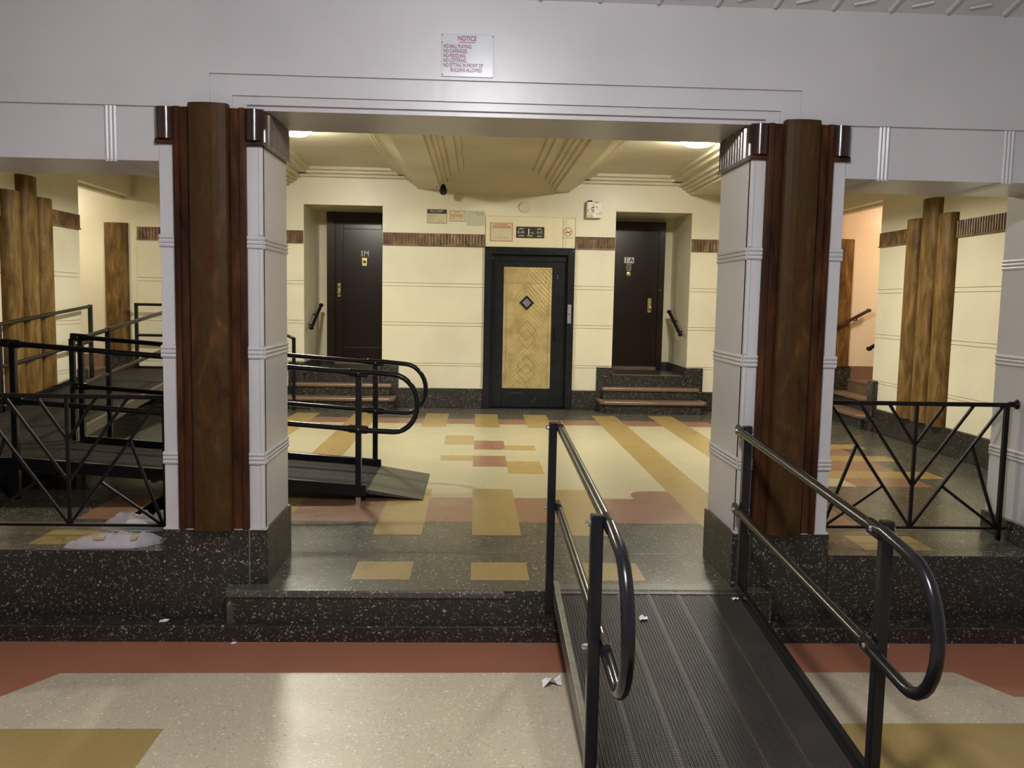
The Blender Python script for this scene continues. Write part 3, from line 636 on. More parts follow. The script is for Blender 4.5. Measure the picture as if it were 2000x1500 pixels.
# ================================================================== THINGS
# ---- hall lamps ---------------------------------------------------------------
def hall_lamp(x, y, lab):
    l = tag(empty('ceiling_lamp', (x, y, 3.30)), lab, 'lamp', 'round hall ceiling lamps')
    MB().lathe([(0.20,0),(0.20,-0.02),(0.185,-0.035)], (x,y,3.30), 28).build('lamp_base', M['wht'], l, smooth=True)
    MB().lathe([(0.175,-0.03),(0.165,-0.055),(0.12,-0.078),(0.06,-0.088),(0.001,-0.09)], (x,y,3.30), 24).build('lamp_diffuser', M['lampH'], l, smooth=True)
hall_lamp(-1.93, 9.35, 'glowing round ceiling lamp on the door 1M side of the hall')
hall_lamp(2.34, 9.35, 'glowing round ceiling lamp on the door 1A side of the hall')
l = tag(empty('ceiling_lamp', (0.05, 1.6, 3.2)), 'round cool white ceiling lamp of the vestibule', 'lamp')
MB().lathe([(0.20,0),(0.20,-0.03)], (0.05,1.6,3.2), 24).build('lamp_base', M['wht'], l)
MB().lathe([(0.17,-0.03),(0.17,-0.10),(0.12,-0.14),(0.001,-0.15)], (0.05,1.6,3.2), 24).build('lamp_diffuser', M['lampV'], l, smooth=True)

# ---- notice on the header wall ---------------------------------------------------
YS = 4.538
sg = tag(empty('notice_sign', (-0.063, 4.545, 2.66)), 'glossy white NOTICE plate with maroon rules on the header wall', 'sign')
MB().box(-0.196, 0.068, YS+0.002, 4.549, 2.663, 2.873).build('plate', M['signw'], sg, bev=0.002)
text('NOTICE', (-0.066, YS, 2.851), 0.033, M['redink'], sg, sx=0.78, ext=0.0004)
B(-0.106, -0.026, YS, YS+0.002, 2.8315, 2.8345).build('underline', M['redink'], sg)
for i, (s_, x) in enumerate((('NO BALL PLAYING.', -0.186), ('NO CARRIAGES.', -0.186), ('NO PEDDLING.', -0.186), ('NO LOITERING.', -0.186), ('NO SITTING IN FRONT OF', -0.186), ('BUILDING ALLOWED', -0.150))):
    text(s_, (x, YS, 2.811-i*0.0232), 0.0255, M['redink'], sg, sx=0.66, align='LEFT', ext=0.0004)
mb = MB()
for x, z in ((-0.192,2.866),(0.064,2.866),(-0.192,2.829),(-0.190,2.672)): mb.lathe([(0.003,0),(0.003,-0.003)], (x,YS+0.002,z), 8, 'y')
mb.build('nail', M['ink'], sg)

# ---- notices and devices on the back wall ---------------------------------------
def card(name, x0, x1, z0, z1, mat, label, cat, y=12.30, fm='grink'):
    r = tag(empty(name, ((x0+x1)/2, y, z0)), label, cat)
    B(x0, x1, y-0.010, y, z0, z1).build('card', M[mat], r)
    f = MB(); t_ = 0.008
    f.box(x0,x1,y-0.013,y-0.009,z0,z0+t_); f.box(x0,x1,y-0.013,y-0.009,z1-t_,z1); f.box(x0,x0+t_,y-0.013,y-0.009,z0,z1); f.box(x1-t_,x1,y-0.013,y-0.009,z0,z1)
    f.build('frame', M[fm], r); return r
def lines(r, rows, mat, y=12.30, name='print_line'):
    mb = MB()
    for x0, x1, z, h in rows: mb.box(x0, x1, y-0.0125, y-0.0095, z-h/2, z+h/2)
    return mb.build(name, M[mat], r)
c1 = card('wall_notice', -0.706, -0.427, 2.598, 2.792, 'parch', 'framed notice with black heading, first beside the security camera', 'notice')
B(-0.70, -0.433, 12.286, 12.291, 2.73, 2.786).build('heading_band', M['ink'], c1)
lines(c1, [(-0.665,-0.625,2.769,0.008),(-0.605,-0.58,2.769,0.008),(-0.565,-0.48,2.769,0.008)], 'parch').location.y = -0.004
lines(c1, [(-0.65,-0.60,2.751,0.006),(-0.60,-0.50,2.749,0.004)], 'cardg').location.y = -0.004
lines(c1, [(-0.69,-0.60,2.715,0.006),(-0.69,-0.55,2.698,0.007),(-0.69,-0.61,2.68,0.006),(-0.69,-0.58,2.66,0.006),(-0.69,-0.61,2.64,0.006),(-0.69,-0.61,2.62,0.006)], 'grink')
lines(c1, [(-0.51,-0.45,2.676,0.010),(-0.56,-0.45,2.645,0.008),(-0.58,-0.47,2.616,0.014)], 'tan')
c2 = card('wall_notice', -0.393, -0.169, 2.630, 2.780, 'parch', 'small framed notice with an orange stripe', 'notice')
lines(c2, [(-0.32,-0.25,2.758,0.012),(-0.375,-0.32,2.674,0.008)], 'grink'); lines(c2, [(-0.378,-0.20,2.71,0.036),(-0.25,-0.22,2.675,0.012)], 'orange')
c3 = card('wall_notice', -0.143, 0.096, 2.581, 2.782, 'cardg', 'pale grey-green framed notice nearest the elevator panel', 'notice', fm='cardg')
lines(c3, [(-0.04,0.005,2.762,0.008),(-0.085,-0.05,2.752,0.006),(-0.02,0.085,2.742,0.006),(-0.02,0.09,2.728,0.005)], 'grink')
c4 = card('certificate', 0.182, 0.493, 2.370, 2.625, 'parch', 'red-bordered certificate in a sleeve above the elevator', 'certificate', y=12.288, fm='redp')
lines(c4, [(0.24,0.42,2.598,0.012),(0.21,0.46,2.578,0.012),(0.21,0.47,2.557,0.013)], 'redp', 12.288); lines(c4, [(0.30,0.38,2.52,0.006),(0.30,0.36,2.46,0.006),(0.24,0.42,2.425,0.006),(0.23,0.45,2.405,0.004)], 'tan', 12.288)
il = tag(empty('floor_indicator', (0.741, 12.288, 2.42)), 'black plate lettered G-M, 1 and A-F above the elevator', 'sign')
B(0.545, 0.941, 12.280, 12.288, 2.422, 2.578).build('plate', M['ink'], il)
text('1', (0.722,12.279,2.505), 0.115, M['wht'], il, sx=0.8); text('G-M', (0.608,12.279,2.500), 0.052, M['tan'], il); text('A-F', (0.872,12.279,2.500), 0.052, M['tan'], il)
mb = MB()
for x0, x1, z in ((0.58,0.65,2.548),(0.58,0.655,2.453),(0.84,0.90,2.548),(0.84,0.905,2.450)): mb.box(x0,x1,12.278,12.2805,z-0.006,z+0.006)
mb.build('print_line', M['cardg'], il)
MB().box(0.755,0.79,12.277,12.2805,2.492,2.505).box(0.775,0.79,12.277,12.2805,2.478,2.505).box(0.70,0.775,12.278,12.2805,2.446,2.458).build('indicator_mark', M['yel'], il)
ns_ = tag(empty('no_smoking_sign', (1.275, 12.288, 2.40)), 'clear no-smoking sticker with red barred circle beside the elevator panel edge', 'sign')
B(1.19, 1.362, 12.284, 12.288, 2.385, 2.63).build('sticker', M['panel'], ns_)
mb = MB(); R0, R1 = 0.062, 0.051
for k in range(28):
    a, b_ = 2*PI*k/28, 2*PI*(k+1)/28
    q = [(1.275+r*math.cos(t), 2.52+r*math.sin(t)) for r, t in ((R1,a),(R0,a),(R0,b_),(R1,b_))]
    mb.add([(x,12.2815,z) for x,z in q]+[(x,12.285,z) for x,z in q], [(0,1,2,3),(7,6,5,4),(0,4,5,1),(1,5,6,2),(2,6,7,3),(3,7,4,0)])
mb.bar((1.235,12.282,2.558),(1.316,12.282,2.482),0.004,0.010); mb.build('barred_circle', M['redp'], ns_)
MB().box(1.238,1.305,12.280,12.284,2.505,2.515).box(1.30,1.314,12.28,12.284,2.518,2.535).build('cigarette', M['ink'], ns_)
text('NO SMOKING', (1.275,12.283,2.436), 0.024, M['grink'], ns_)
sd = tag(empty('smoke_detector', (0.652, 12.30, 2.85)), 'round cream smoke detector above the elevator panel', 'detector')
MB().lathe([(0.078,0),(0.078,-0.018),(0.070,-0.032),(0.001,-0.036)], (0.652,12.30,2.847), 28, 'y').build('housing', M['offw'], sd, smooth=True)
MB().box(0.672,0.677,12.262,12.268,2.835,2.86).box(0.63,0.665,12.262,12.268,2.80,2.803).build('slot', M['grink'], sd)
ab_ = tag(empty('alarm_box', (1.62, 12.30, 2.71)), 'scuffed white metal alarm box with a black square sensor', 'alarm')
B(1.518, 1.728, 12.20, 12.30, 2.712, 2.935).build('housing', M['parch'], ab_, bev=0.004); B(1.532, 1.728, 12.192, 12.202, 2.722, 2.932).build('cover', M['scuff'], ab_, bev=0.003)
B(1.60,1.622,12.188,12.193,2.845,2.868).build('sensor', M['ink'], ab_); MB().lathe([(0.008,0),(0.008,-0.004)],(1.610,12.192,2.825),10,'y').build('button', M['ink'], ab_)
mb = MB()
for x0,x1,z in ((1.59,1.63,2.888),(1.60,1.63,2.79),(1.55,1.585,2.775),(1.55,1.60,2.75)): mb.box(x0,x1,12.190,12.193,z-0.004,z+0.004)
mb.build('print_line', M['grink'], ab_)
MB().tube([(1.525,12.25,2.93),(1.545,12.24,2.948),(1.60,12.24,2.95)], 0.010, 8).build('cable', M['ink'], ab_)
sc = tag(empty('security_camera', (-0.49, 12.05, 3.15)), 'small black dome security camera hanging near the stepped ceiling beam', 'camera')
MB().box(-0.555,-0.42,11.98,12.10,3.145,3.155).box(-0.556,-0.550,11.99,12.09,3.06,3.15).build('bracket', M['blackm'], sc)
MB().lathe([(0.02,0.09),(0.035,0.06),(0.045,0.04)], (-0.47,11.95,3.0), 16).build('neck', M['blackm'], sc, smooth=True)
MB().lathe([(0.001,-0.055),(0.03,-0.048),(0.05,-0.02),(0.055,0.0),(0.05,0.025),(0.03,0.045),(0.001,0.055)], (-0.47,11.95,3.0), 18).build('dome', M['black'], sc, smooth=True)

# ---- short wall handrails --------------------------------------------------------
def handrail(pts, wallv, label, r=0.024, mat='blackm'):
    h = tag(empty('handrail', pts[0]), label, 'handrail')
    P = [Vector(p) for p in pts]; MB().tube(P, r, 10).build('rail', M[mat], h, smooth=True)
    wv = Vector(wallv)
    for p, q in ((P[0], P[1]), (P[-1], P[-2])):
        e_ = p; MB().lathe([(0.001,-0.03),(0.03,-0.02),(0.034,0),(0.03,0.02),(0.001,0.03)], e_, 12).build('end_cap', M[mat], h, smooth=True)
    a = P[0].lerp(P[-1], 0.3); b_ = P[0].lerp(P[-1], 0.75)
    for c in (a, b_):
        MB().tube([c, c+Vector((0,0,-0.05)), c+wv*0.9+Vector((0,0,-0.06)), c+wv+Vector((0,0,-0.06))], 0.010, 8).build('bracket', M[mat], h, smooth=True)
    return h
handrail([(-2.335,12.42,1.10),(-2.335,13.20,1.42)], (-0.08,0,0), 'short black handrail inside the recess of door 1M')
handrail([(2.955,12.42,1.10),(2.955,13.20,1.42)], (0.08,0,0), 'short black handrail inside the recess of door 1A')
handrail([(4.95,12.22,1.13),(5.62,12.22,1.50)], (0,0.09,0), 'brown handrail rising up the peach corridor back wall', mat='brown_e')
handrail([(4.99,10.78,1.02),(5.62,10.78,1.40)], (0,-0.12,0), 'black handrail end peeping past the fluted side wall', mat='blackm')

# ---- lattice fences on the low curbs ----------------------------------------------
def fence(c, zt, zb, ends, label):
    f = tag(empty('iron_fence', (c, 4.93, 0.17)), label, 'fence', 'iron lattice fences')
    x0, x1, xe = ends
    B(x0, x1, 4.917, 4.943, zt-0.014, zt+0.010).build('top_rail', M['blackm'], f, bev=0.003)
    B(x0, x1, 4.922, 4.938, zb-0.007, zb+0.007).build('bottom_rail', M['blackm'], f)
    B(xe-0.012, xe+0.012, 4.918, 4.942, 0.168, zt).build('post', M['blackm'], f)
    B(2*c-xe-0.012, 2*c-xe+0.012, 4.918, 4.942, 0.168, zt).build('post', M['blackm'], f)
    B(c-0.0085, c+0.0085, 4.921, 4.939, zb, zt).build('center_bar', M['blackm'], f)
    for s_ in (-1, 1):
        for (a, za, b_, zb_) in ((0.17,zt,0.0,zt-0.25),(0.345,zt,0.0,zt-0.49),(0.515,zt-0.01,0.0,zb),(0.345,zt-0.245,0.525,zb+0.0),(0.178,zt-0.49,0.525,zb+0.0)):
            MB().bar((c+s_*a,4.93,za),(c+s_*b_,4.93,zb_),0.015,0.015,up=(0,1,0)).build('diagonal_bar', M['blackm'], f)
    return f
f1 = fence(-2.293, 0.955, 0.215, (-2.90, -1.625, -2.835), 'low black iron lattice fence on the curb with the newspapers')
f2 = fence(2.588, 0.982, 0.240, (1.935, 3.19, 3.128), 'low black iron lattice fence ending at the white side pier')
MB().lathe([(0.012,0),(0.016,0.02),(0.012,0.03),(0.03,0.05)], (3.135,4.93,0.985), 12, 'x').build('wall_flange', M['blackm'], f2, smooth=True)
B(3.119, 3.137, 4.918, 4.942, 0.169, 0.20).build('foot', M['blackm'], f2)

# ---- ramp parts -----------------------------------------------------------------
def flat_rail(a, b, r):
    """round handrail whose ends are pressed flat for bolting"""
    return MB().tube([a, b], r, 12)
def bolt(p, ax, mat='bolt', r=0.010):
    prof = [(r,0),(r,0.006),(r*0.6,0.010)]; return MB().lathe(prof, p, 10, ax)
def knuckle(mb, p, d, r=0.020):
    """pressed eye at a rail end, flattened across y or x"""
    p = Vector(p); d = Vector(d).normalized()
    mb.tube([p-d*0.10, p-d*0.055, p, p+d*0.02], [r*0.95, r*1.25, r*1.35, r*0.9], 10)
def loop(post_top, post_mid, out, r=0.021, reach=0.36):
    """D-shaped handrail end joining top and middle rails"""
    a = Vector(post_top); c = Vector(post_mid); o_ = Vector(out).normalized(); h = (a-c).length/2; mid = (a+c)/2; up = (a-c).normalized()
    P = [a]; P.append(a+o_*0.06+up*0.012)
    for k in range(0, 15):
        t = PI/2-PI*k/14; P.append(mid + o_*(reach-h*0.86+h*0.86*math.cos(t)) + up*h*1.02*math.sin(t))
    P.append(c+o_*0.06-up*0.006); P.append(c)
    return MB().tube(P, r, 12)

# front ramp: deck falls from the step towards the viewer
fr_ = tag(empty('entrance_ramp', (0.93, 3.1, ZV)), 'black ribbed metal ramp with looped handrails from the entrance floor', 'ramp')
XA, XB, YT, YB_ = 0.455, 1.405, 4.46, 1.78
zr = lambda y: 0.012-(YT-y)*0.103
npl = 6; pw = (XB-XA)/npl
for i in range(npl):
    x0 = XA+i*pw; mb = MB(); nrib = 9; prof = [(0.003,-0.014)]
    # ribbed plank profile across x
    xs = []
    edge = 0.012
    xs.append((x0+0.0015, 0.001)); xs.append((x0+edge, 0.001))
    rp = (pw-2*edge)/nrib
    for k in range(nrib):
        q = x0+edge+k*rp; xs += [(q+rp*0.15,-0.002),(q+rp*0.45,-0.002),(q+rp*0.55,0.0015),(q+rp*0.95,0.0015)]
    xs += [(x0+pw-edge, 0.001), (x0+pw-0.0015, 0.001)]
    ya, yb = YB_, YT
    n = len(xs); vs = [(x, ya, zr(ya)+h) for x, h in xs] + [(x, yb, zr(yb)+h) for x, h in xs] + [(x0+0.0015,ya,zr(ya)-0.012),(x0+pw-0.0015,ya,zr(ya)-0.012),(x0+0.0015,yb,zr(yb)-0.012),(x0+pw-0.0015,yb,zr(yb)-0.012)]
    fs = [(k,k+1,n+k+1,n+k) for k in range(n-1)] + [(2*n,2*n+1,2*n+3,2*n+2), tuple(range(n))[::-1]+(2*n,2*n+1), tuple(range(n,2*n))+(2*n+3,2*n+2), (0,n,2*n+2,2*n), (n-1,2*n+1,2*n+3,2*n-1)]
    mb.add(vs, fs); mb.build('deck_plank', M['deckf'], fr_)
for i in range(1, npl):
    x = XA+i*pw
    MB().hexa([(x-0.0035,YB_,zr(YB_)-0.002),(x+0.0035,YB_,zr(YB_)-0.002),(x+0.0035,4.40,zr(4.40)-0.002),(x-0.0035,4.40,zr(4.40)-0.002),(x-0.002,YB_,zr(YB_)+0.003),(x+0.002,YB_,zr(YB_)+0.003),(x+0.002,4.40,zr(4.40)+0.003),(x-0.002,4.40,zr(4.40)+0.003)]).build('deck_ridge', M['ridge'], fr_)
MB().hexa([(XA,4.40,0.0),(XB,4.40,0.0),(XB,4.56,0.001),(XA,4.56,0.001),(XA,4.40,0.010),(XB,4.40,0.010),(XB,4.56,0.007),(XA,4.56,0.007)]).build('top_plate', M['lip'], fr_)
MB().hexa([(XA,1.30,ZV),(XB,1.30,ZV),(XB,1.80,ZV),(XA,1.80,ZV),(XA,1.30,ZV+0.006),(XB,1.30,ZV+0.006),(XB,1.80,zr(1.8)),(XA,1.80,zr(1.8))]).build('approach_plate', M['lip'], fr_)
for x0, x1, mt in ((XA-0.028, XA, 'alu'), (XB, XB+0.028, 'black')):
    MB().hexa([(x0,YB_,zr(YB_)-0.02),(x1,YB_,zr(YB_)-0.02),(x1,4.45,zr(4.45)-0.055),(x0,4.45,zr(4.45)-0.055),(x0,YB_,zr(YB_)+0.055),(x1,YB_,zr(YB_)+0.055),(x1,4.45,zr(4.45)+0.050),(x0,4.45,zr(4.45)+0.050)]).build('side_curb', M[mt], fr_, bev=0.003)
def side_frame(x, inn, yf, yn, zt_f, zt_n, root, out):
    xr = x+inn*0.038
    for y, zt in ((yf, zt_f), (yn, zt_n)):
        p_ = B(x-0.021, x+0.021, y-0.021, y+0.021, max(ZV, zr(y)-0.10) if y > 4 else zr(y)-0.13, zt).build('post', M['black'], root, bev=0.005)
        for z in (zt-0.03, zt-0.45):
            bolt((x-inn*0.021,y,z),'x').build('bolt', M['bolt'], p_) if inn < 0 else MB().lathe([(0.011,0),(0.011,-0.008),(0.007,-0.018)], (x-0.021,y,z), 10, 'x').build('bolt', M['bolt'], p_)
    for dz, nm in ((-0.03, 'top_rail'), (-0.45, 'middle_rail')):
        a = (xr, yf+0.01, zt_f+dz); b_ = (xr, yn, zt_n+dz)
        mb = MB(); A = Vector(a); Bv = Vector(b_); dr = (Bv-A).normalized()
        mb.tube([A, A+dr*0.05, A+dr*0.10, Bv-dr*0.12, Bv-dr*0.06, Bv], [0.016, 0.020, 0.0205, 0.0205, 0.020, 0.017], 14)
        mb.build(nm, M['rail'], root, smooth=True)
    for y, zt in ((yf, zt_f), (yn, zt_n)):
        for dz in (-0.03, -0.45):
            sl = (zt_f-zt_n)/(yf-yn)
            j = MB().bar((xr, y+0.055, zt+dz+0.055*sl), (xr, y-0.055, zt+dz-0.055*sl), 0.030, 0.056).build('rail_joint', M['black'], root, bev=0.012)
            MB().lathe([(0.013,0),(0.012,inn*0.005),(0.006,inn*0.009)], (xr+inn*0.015, y, zt+dz), 12, 'x').build('bolt', M['bolt'], j)
    loop((xr, yn, zt_n-0.03), (xr, yn, zt_n-0.45), (0,-1,-0.10), reach=out).build('end_loop', M['black'], root, smooth=True)
side_frame(0.408, 1, 4.44, 2.78, 0.912, 0.838, fr_, 0.42)
side_frame(1.432, -1, 4.44, 2.88, 0.905, 0.800, fr_, 0.44)

# long ramp system in the hall
hr = tag(empty('switchback_ramp', (-2.6, 7.0, 0.0)), 'long black switchback ramp with rails beside the fluted wall', 'ramp')
Y0, Y1 = 6.50, 7.50
z1 = lambda x: 0.075+(-0.85-x)*0.070
def slope_box(xa, xb, ya, yb, f, dlo, dhi):   # along x
    return MB().hexa([(xa,ya,f(xa)+dlo),(xb,ya,f(xb)+dlo),(xb,yb,f(xb)+dlo),(xa,yb,f(xa)+dlo),(xa,ya,f(xa)+dhi),(xb,ya,f(xb)+dhi),(xb,yb,f(xb)+dhi),(xa,yb,f(xa)+dhi)])
def rib_x(xa, xb, ya, yb, f, n):
    mb = slope_box(xa, xb, ya, yb, f, -0.02, -0.001)
    for k in range(n):
        y = ya+(k+0.5)*(yb-ya)/n; w_ = (yb-ya)/n*0.3
        mb.hexa([(xa,y-w_,f(xa)-0.002),(xb,y-w_,f(xb)-0.002),(xb,y+w_,f(xb)-0.002),(xa,y+w_,f(xa)-0.002),(xa,y-w_,f(xa)+0.002),(xb,y-w_,f(xb)+0.002),(xb,y+w_,f(xb)+0.002),(xa,y+w_,f(xa)+0.002)])
    return mb
for k in range(6):
    ya = Y0+k*(Y1-Y0)/6; rib_x(-3.36, -0.80, ya+0.002, ya+(Y1-Y0)/6-0.002, z1, 7).build('deck_plank', M['deck'], hr)
MB().hexa([(-0.81,6.54,0.045),(-0.385,6.53,0.0),(-0.385,7.52,0.0),(-0.81,7.51,0.045),(-0.81,6.54,0.078),(-0.385,6.53,0.008),(-0.385,7.52,0.008),(-0.81,7.51,0.078)]).build('landing_flap', M['lip'], hr)
mb = MB()
for k in range(12): mb.hexa([(-0.78,7.42-k*0.03-0.004,z) if False else (-0.78,7.42-k*0.03,0.076) for z in (0,)]*8) if False else None
for y in (6.478, 7.522):
    slope_box(-3.36, -0.81, y-0.022, y+0.022, z1, -0.03, 0.058).build('side_curb', M['black'], hr, bev=0.003)
zt = lambda x: z1(x)+0.905
def hpost(x, y, z0, z1_):
    p_ = B(x-0.022, x+0.022, y-0.022, y+0.022, z0, z1_).build('post', M['black'], hr, bev=0.005)
    return p_
for y, s_ in ((6.455, -1), (7.545, 1)):
    for x, zb in ((-0.865, 0.04), (-3.375, 0.04)):
        p_ = hpost(x, y, zb, zt(x)+0.01)
        for dz in (0, -0.42):
            j = MB().bar((x-0.075, y-0.03, zt(x-0.075)+dz), (x+0.075, y-0.03, zt(x+0.075)+dz), 0.030, 0.060).build('rail_joint', M['black'], hr, bev=0.012)
            MB().lathe([(0.010,0),(0.009,-0.005),(0.005,-0.008)], (x, y-0.045, zt(x)+dz), 8, 'y').build('bolt', M['bolt'], j)
        for dz in (): MB().lathe([(0.009,0),(0.009,-0.006),(0.005,-0.010)], (x, y-0.022, zt(x)+dz-0.01), 8, 'y').build('bolt', M['bolt'], p_)
        if x > -1: B(x-0.018, x+0.018, y-0.018, y+0.018, 0.0, 0.05).build('adjustable_foot', M['bolt'], p_)
        else: B(x-0.018, x+0.018, y-0.018, y+0.018, 0.0, 0.06).build('adjustable_foot', M['black'], p_)
    for dz, nm in ((0, 'top_rail'), (-0.42, 'middle_rail')):
        a = Vector((-3.375, y-0.03, zt(-3.375)+dz)); b_ = Vector((-0.865, y-0.03, zt(-0.865)+dz)); dr = (b_-a).normalized()
        MB().tube([a, a+dr*0.06, a+dr*0.13, b_-dr*0.14, b_-dr*0.06, b_], [0.026, 0.024, 0.020, 0.020, 0.026, 0.026], 12).build(nm, M['black'], hr, smooth=True)
    loop((-0.865, y-0.03, zt(-0.865)), (-0.865, y-0.03, zt(-0.865)-0.42), (1,0,-0.05), r=0.020, reach=0.44).build('end_loop', M['black'], hr, smooth=True)
for x in (-1.6, -2.4, -3.1):
    B(x-0.02, x+0.02, 6.5, 7.5, z1(x)-0.06, z1(x)-0.02).build('cross_bearer', M['black'], hr)
# turning platform
zp = 0.25
flat = lambda x: zp
for k in range(6):
    ya = Y0+k*(7.60-Y0)/6; rib_x(-4.68, -3.37, ya+0.002, ya+(7.60-Y0)/6-0.002, flat, 7).build('deck_plank', M['deck'], hr)
MB().box(-4.70,-3.37,6.455,6.495,zp-0.05,zp+0.06).box(-4.72,-4.68,6.455,7.62,zp-0.05,zp+0.06).build('side_curb', M['black'], hr)
for x in (-4.66, -3.42): hpost(x, 6.47 if x < -4 else 6.475, 0.0, zp+0.92 if x < -4 else zp-0.02)
for z in (zp+0.905, zp+0.485): MB().tube([(-4.66,6.44,z),(-3.375,6.44,z)], 0.020, 10).build('top_rail' if z > 1 else 'middle_rail', M['black'], hr, smooth=True)
# second run climbing along the side wall
z2 = lambda y: 0.25+(y-7.60)*0.098
def sy(xa, xb, ya, yb, dlo, dhi): return MB().hexa([(xa,ya,z2(ya)+dlo),(xb,ya,z2(ya)+dlo),(xb,yb,z2(yb)+dlo),(xa,yb,z2(yb)+dlo),(xa,ya,z2(ya)+dhi),(xb,ya,z2(ya)+dhi),(xb,yb,z2(yb)+dhi),(xa,yb,z2(yb)+dhi)])
for k in range(6):
    xa = -4.62+k*1.06/6; mb = sy(xa+0.002, xa+1.06/6-0.002, 7.60, 10.26, -0.02, 0.0)
    for j in range(6):
        q = xa+(j+0.5)*1.06/36
        mb.hexa([(q-0.006,7.60,z2(7.60)-0.001),(q+0.006,7.60,z2(7.60)-0.001),(q+0.006,10.26,z2(10.26)-0.001),(q-0.006,10.26,z2(10.26)-0.001),(q-0.006,7.60,z2(7.60)+0.003),(q+0.006,7.60,z2(7.60)+0.003),(q+0.006,10.26,z2(10.26)+0.003),(q-0.006,10.26,z2(10.26)+0.003)])
    mb.build('deck_plank', M['deck'], hr)
for xc in (-4.64, -3.53): sy(xc-0.022, xc+0.022, 7.62, 10.26, -0.04, 0.055).build('side_curb', M['alu'] if xc > -4 else M['black'], hr)
for xc, ya, yb in ((-4.64, 8.63, 10.65), (-3.50, 7.66, 10.12)):
    za, zb = z2(ya)+0.86, z2(min(yb,10.3))+0.86
    for dz, nm in ((0, 'top_rail'), (-0.42, 'middle_rail')):
        MB().tube([(xc,ya,za+dz),(xc,yb,zb+dz)], 0.020, 10).build(nm, M['rail'], hr, smooth=True)
    for y, z in ((ya, za), (yb, zb)): hpost(xc, y, 0.0 if y < 10 else 0.45, z+0.02)
hpost(-3.50, 8.40, 0.0, z2(8.40)+0.88)
# upper platform in front of the side corridor
zu = 0.512
for k in range(6):
    xa = -4.70+k*1.2/6; mb = B(xa+0.002, xa+0.2-0.002, 10.28, 12.16, zu-0.02, zu)
    for j in range(6): mb.box(xa+0.01+j*0.032, xa+0.022+j*0.032, 10.28, 12.16, zu-0.001, zu+0.003)
    mb.build('deck_plank', M['deck'], hr)
MB().box(-4.72,-3.48,12.14,12.18,zu-0.06,zu+0.03).box(-3.52,-3.48,10.28,12.16,zu-0.05,zu+0.02).build('side_curb', M['black'], hr)
for x, y in ((-3.50,10.35),(-3.50,12.12),(-4.66,12.12),(-3.50,11.2)): hpost(x, y, 0.0, zu+0.02)
hpost(-4.66, 12.12, zu, zu+0.90); hpost(-3.50, 12.12, zu, zu+0.90)
for dz in (0.88, 0.46):
    MB().tube([(-4.66,12.10,zu+dz),(-3.50,12.10,zu+dz)], 0.020, 10).build('top_rail' if dz > 0.8 else 'middle_rail', M['black'], hr, smooth=True)
MB().tube([(-3.50,12.05,zu+0.88),(-3.30,11.9,zu+0.86),(-2.55,11.78,1.02),(-2.45,11.78,0.975)], 0.020, 10).build('top_rail', M['black'], hr, smooth=True)
hpost(-2.45, 11.78, 0.0, 0.99)

# ---- bagged newspapers ------------------------------------------------------------
def lump(name, x0, x1, y0, y1, z0, h, seedv, mat, parent, taper=0.25, nx=26, ny=10, skew=0.0, amp=0.02, sh=0.0):
    mb = MB(); top = []; bot = []
    for i in range(nx+1):
        u = i/nx
        for j in range(ny+1):
            v_ = j/ny; e_ = min(1, min(u, 1-u)/taper)**0.6; ew = 0.35+0.65*e_
            x = x0+(x1-x0)*u + skew*(v_-0.5); yc = (y0+y1)/2 + sh*(2*u-1)**3; y = yc+(v_-0.5)*(y1-y0)*ew
            hh = h*(0.18+0.82*e_)*math.sin(PI*min(max(v_,0.0),1))**0.45
            nz = noise.noise(Vector((x*26+seedv, y*26, seedv)))*amp + noise.noise(Vector((x*70, y*70+seedv, 3)))*amp*0.35
            top.append((x + noise.noise(Vector((x*30,y*30,seedv+5)))*0.008, y, z0+0.004+max(0, hh+nz*(0.3+0.7*math.sin(PI*v_)))))
            bot.append((x, y, z0+0.001))
    s_ = ny+1; nT = len(top); fs = []
    for i in range(nx):
        for j in range(ny):
            a = i*s_+j; fs.append((a,a+s_,a+s_+1,a+1)); fs.append((nT+a,nT+a+1,nT+a+s_+1,nT+a+s_))
    for i in range(nx): fs += [(i*s_, nT+i*s_, nT+(i+1)*s_, (i+1)*s_), (i*s_+ny, (i+1)*s_+ny, nT+(i+1)*s_+ny, nT+i*s_+ny)]
    for j in range(ny): fs += [(j, j+1, nT+j+1, nT+j), (nx*s_+j, nT+nx*s_+j, nT+nx*s_+j+1, nx*s_+j+1)]
    mb.add(top+bot, fs); return mb.build(name, mat, parent, smooth=True)
n1 = tag(empty('bagged_newspaper', (-1.93, 4.69, 0.170)), 'printed newspaper in clear plastic at the front edge of the curb', 'newspaper')
lump('newspaper', -2.045, -1.785, 4.625, 4.74, 0.171, 0.052, 2.0, M['newsp'], n1, taper=0.04, skew=0.03, amp=0.006)
lump('plastic_bag', -2.15, -1.70, 4.605, 4.755, 0.1705, 0.060, 5.0, M['bag'], n1, taper=0.22, nx=56, ny=18, skew=0.07, amp=0.020, sh=0.035)
mb = MB()
for x0, x1 in ((-2.035,-1.975),(-1.835,-1.805)): mb.box(x0, x1, 4.622, 4.70, 0.2165, 0.2315)
mb.build('yellow_flyer', M['tan'], n1)
mb = MB()
for i, x in enumerate((-1.955,-1.935,-1.915,-1.895)): mb.box(x, x+0.013, 4.685, 4.70, 0.222, 0.2345)
mb.build('red_print', M['redp'], n1)
n2 = tag(empty('bagged_newspaper', (-1.93, 5.02, 0.170)), 'crumpled milky plastic newspaper bag lying under the fence rail', 'newspaper')
lump('newspaper', -2.02, -1.74, 4.965, 5.07, 0.172, 0.050, 9.0, M['paper'], n2, taper=0.08, skew=0.02, amp=0.008)
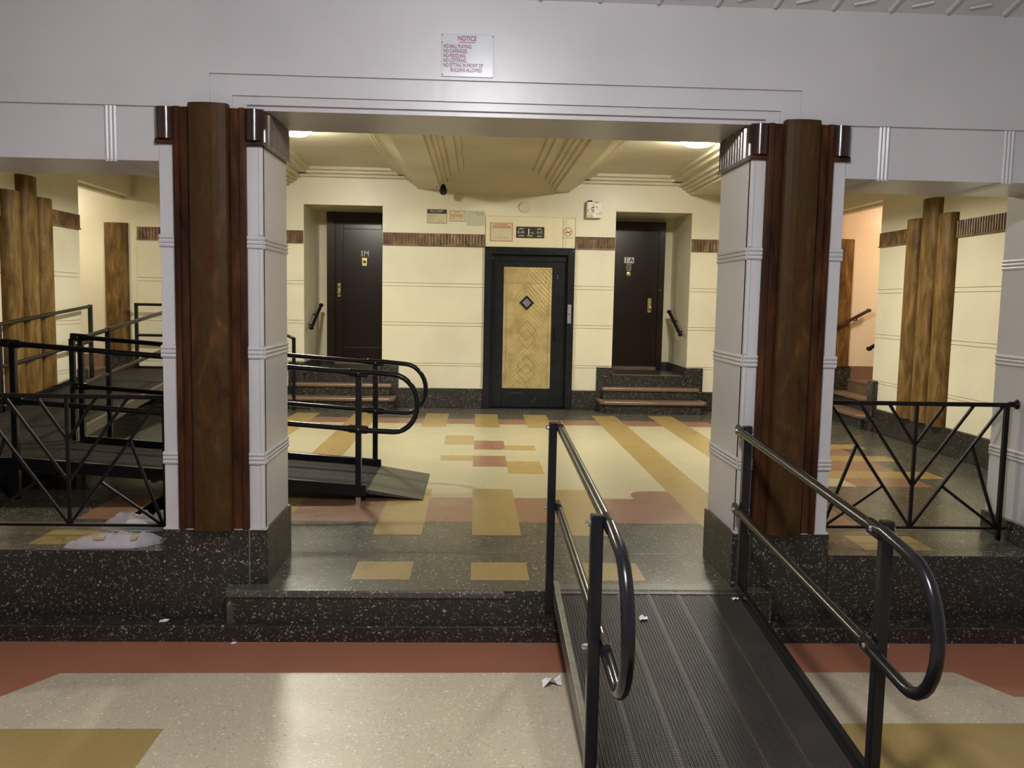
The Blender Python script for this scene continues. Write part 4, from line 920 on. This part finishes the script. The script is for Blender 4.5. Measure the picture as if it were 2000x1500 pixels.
lump('plastic_bag', -2.13, -1.70, 4.95, 5.10, 0.1715, 0.085, 12.0, M['bag'], n2, taper=0.2, nx=48, ny=16, skew=0.04, amp=0.040)

# ---- scraps of paper ---------------------------------------------------------------
def scrap(x, y, z, s_, label, seedv, tall=0.35):
    mb = MB(); n = 5; vs = []
    for i in range(n):
        for j in range(n):
            u, v_ = i/(n-1)-0.5, j/(n-1)-0.5
            vs.append((x+s_*(u*1.2+0.15*noise.noise(Vector((i,j,seedv)))), y+s_*(v_+0.3*u), z+0.003+s_*tall*abs(noise.noise(Vector((i*0.7,j*0.7,seedv+3))))*2))
    top = len(vs); vs += [(a, b_, c-0.0015) for a, b_, c in vs]
    fs = []
    for i in range(n-1):
        for j in range(n-1):
            a = i*n+j; fs.append((a,a+n,a+n+1,a+1)); fs.append((top+a,top+a+1,top+a+n+1,top+a+n))
    for i in range(n-1): fs += [(i*n, top+i*n, top+(i+1)*n, (i+1)*n), (i*n+n-1, (i+1)*n+n-1, top+(i+1)*n+n-1, top+i*n+n-1), (i, i+1, top+i+1, top+i), ((n-1)*n+i, top+(n-1)*n+i, top+(n-1)*n+i+1, (n-1)*n+i+1)]
    mb.add(vs, fs); return tag(mb.build('paper_scrap', M['paper']), label, 'litter')
scrap(0.385, 3.94, ZV, 0.075, 'crumpled white paper scrap on the pale floor beside the ramp', 1.0, 0.5)
scrap(0.850, 4.12, zr(4.12)+0.001, 0.034, 'small white paper scrap on the ramp deck inside the loop', 2.0)
scrap(1.375, 4.345, zr(4.345)+0.001, 0.028, 'tiny white scrap on the ramp near the right-hand curb', 3.0)
scrap(-1.62, 4.50, -0.186, 0.034, 'tiny white scrap on the low step below the brown pillar', 4.0, 0.15)
scrap(-1.235, 4.415, ZV, 0.02, 'tiniest white scrap at the foot of the low step', 5.0, 0.2)

for o in list(COL.objects):
    if o.name.split('.')[0] in ('print_line','nail','screw','scratch','etched_ornament','barred_circle','yellow_flyer','red_print','cornice_ornament','window_mesh','ribbed_band','indicator_mark','cigarette','slot','bracket') and o.parent is not None:
        o['kind'] = 'stuff'
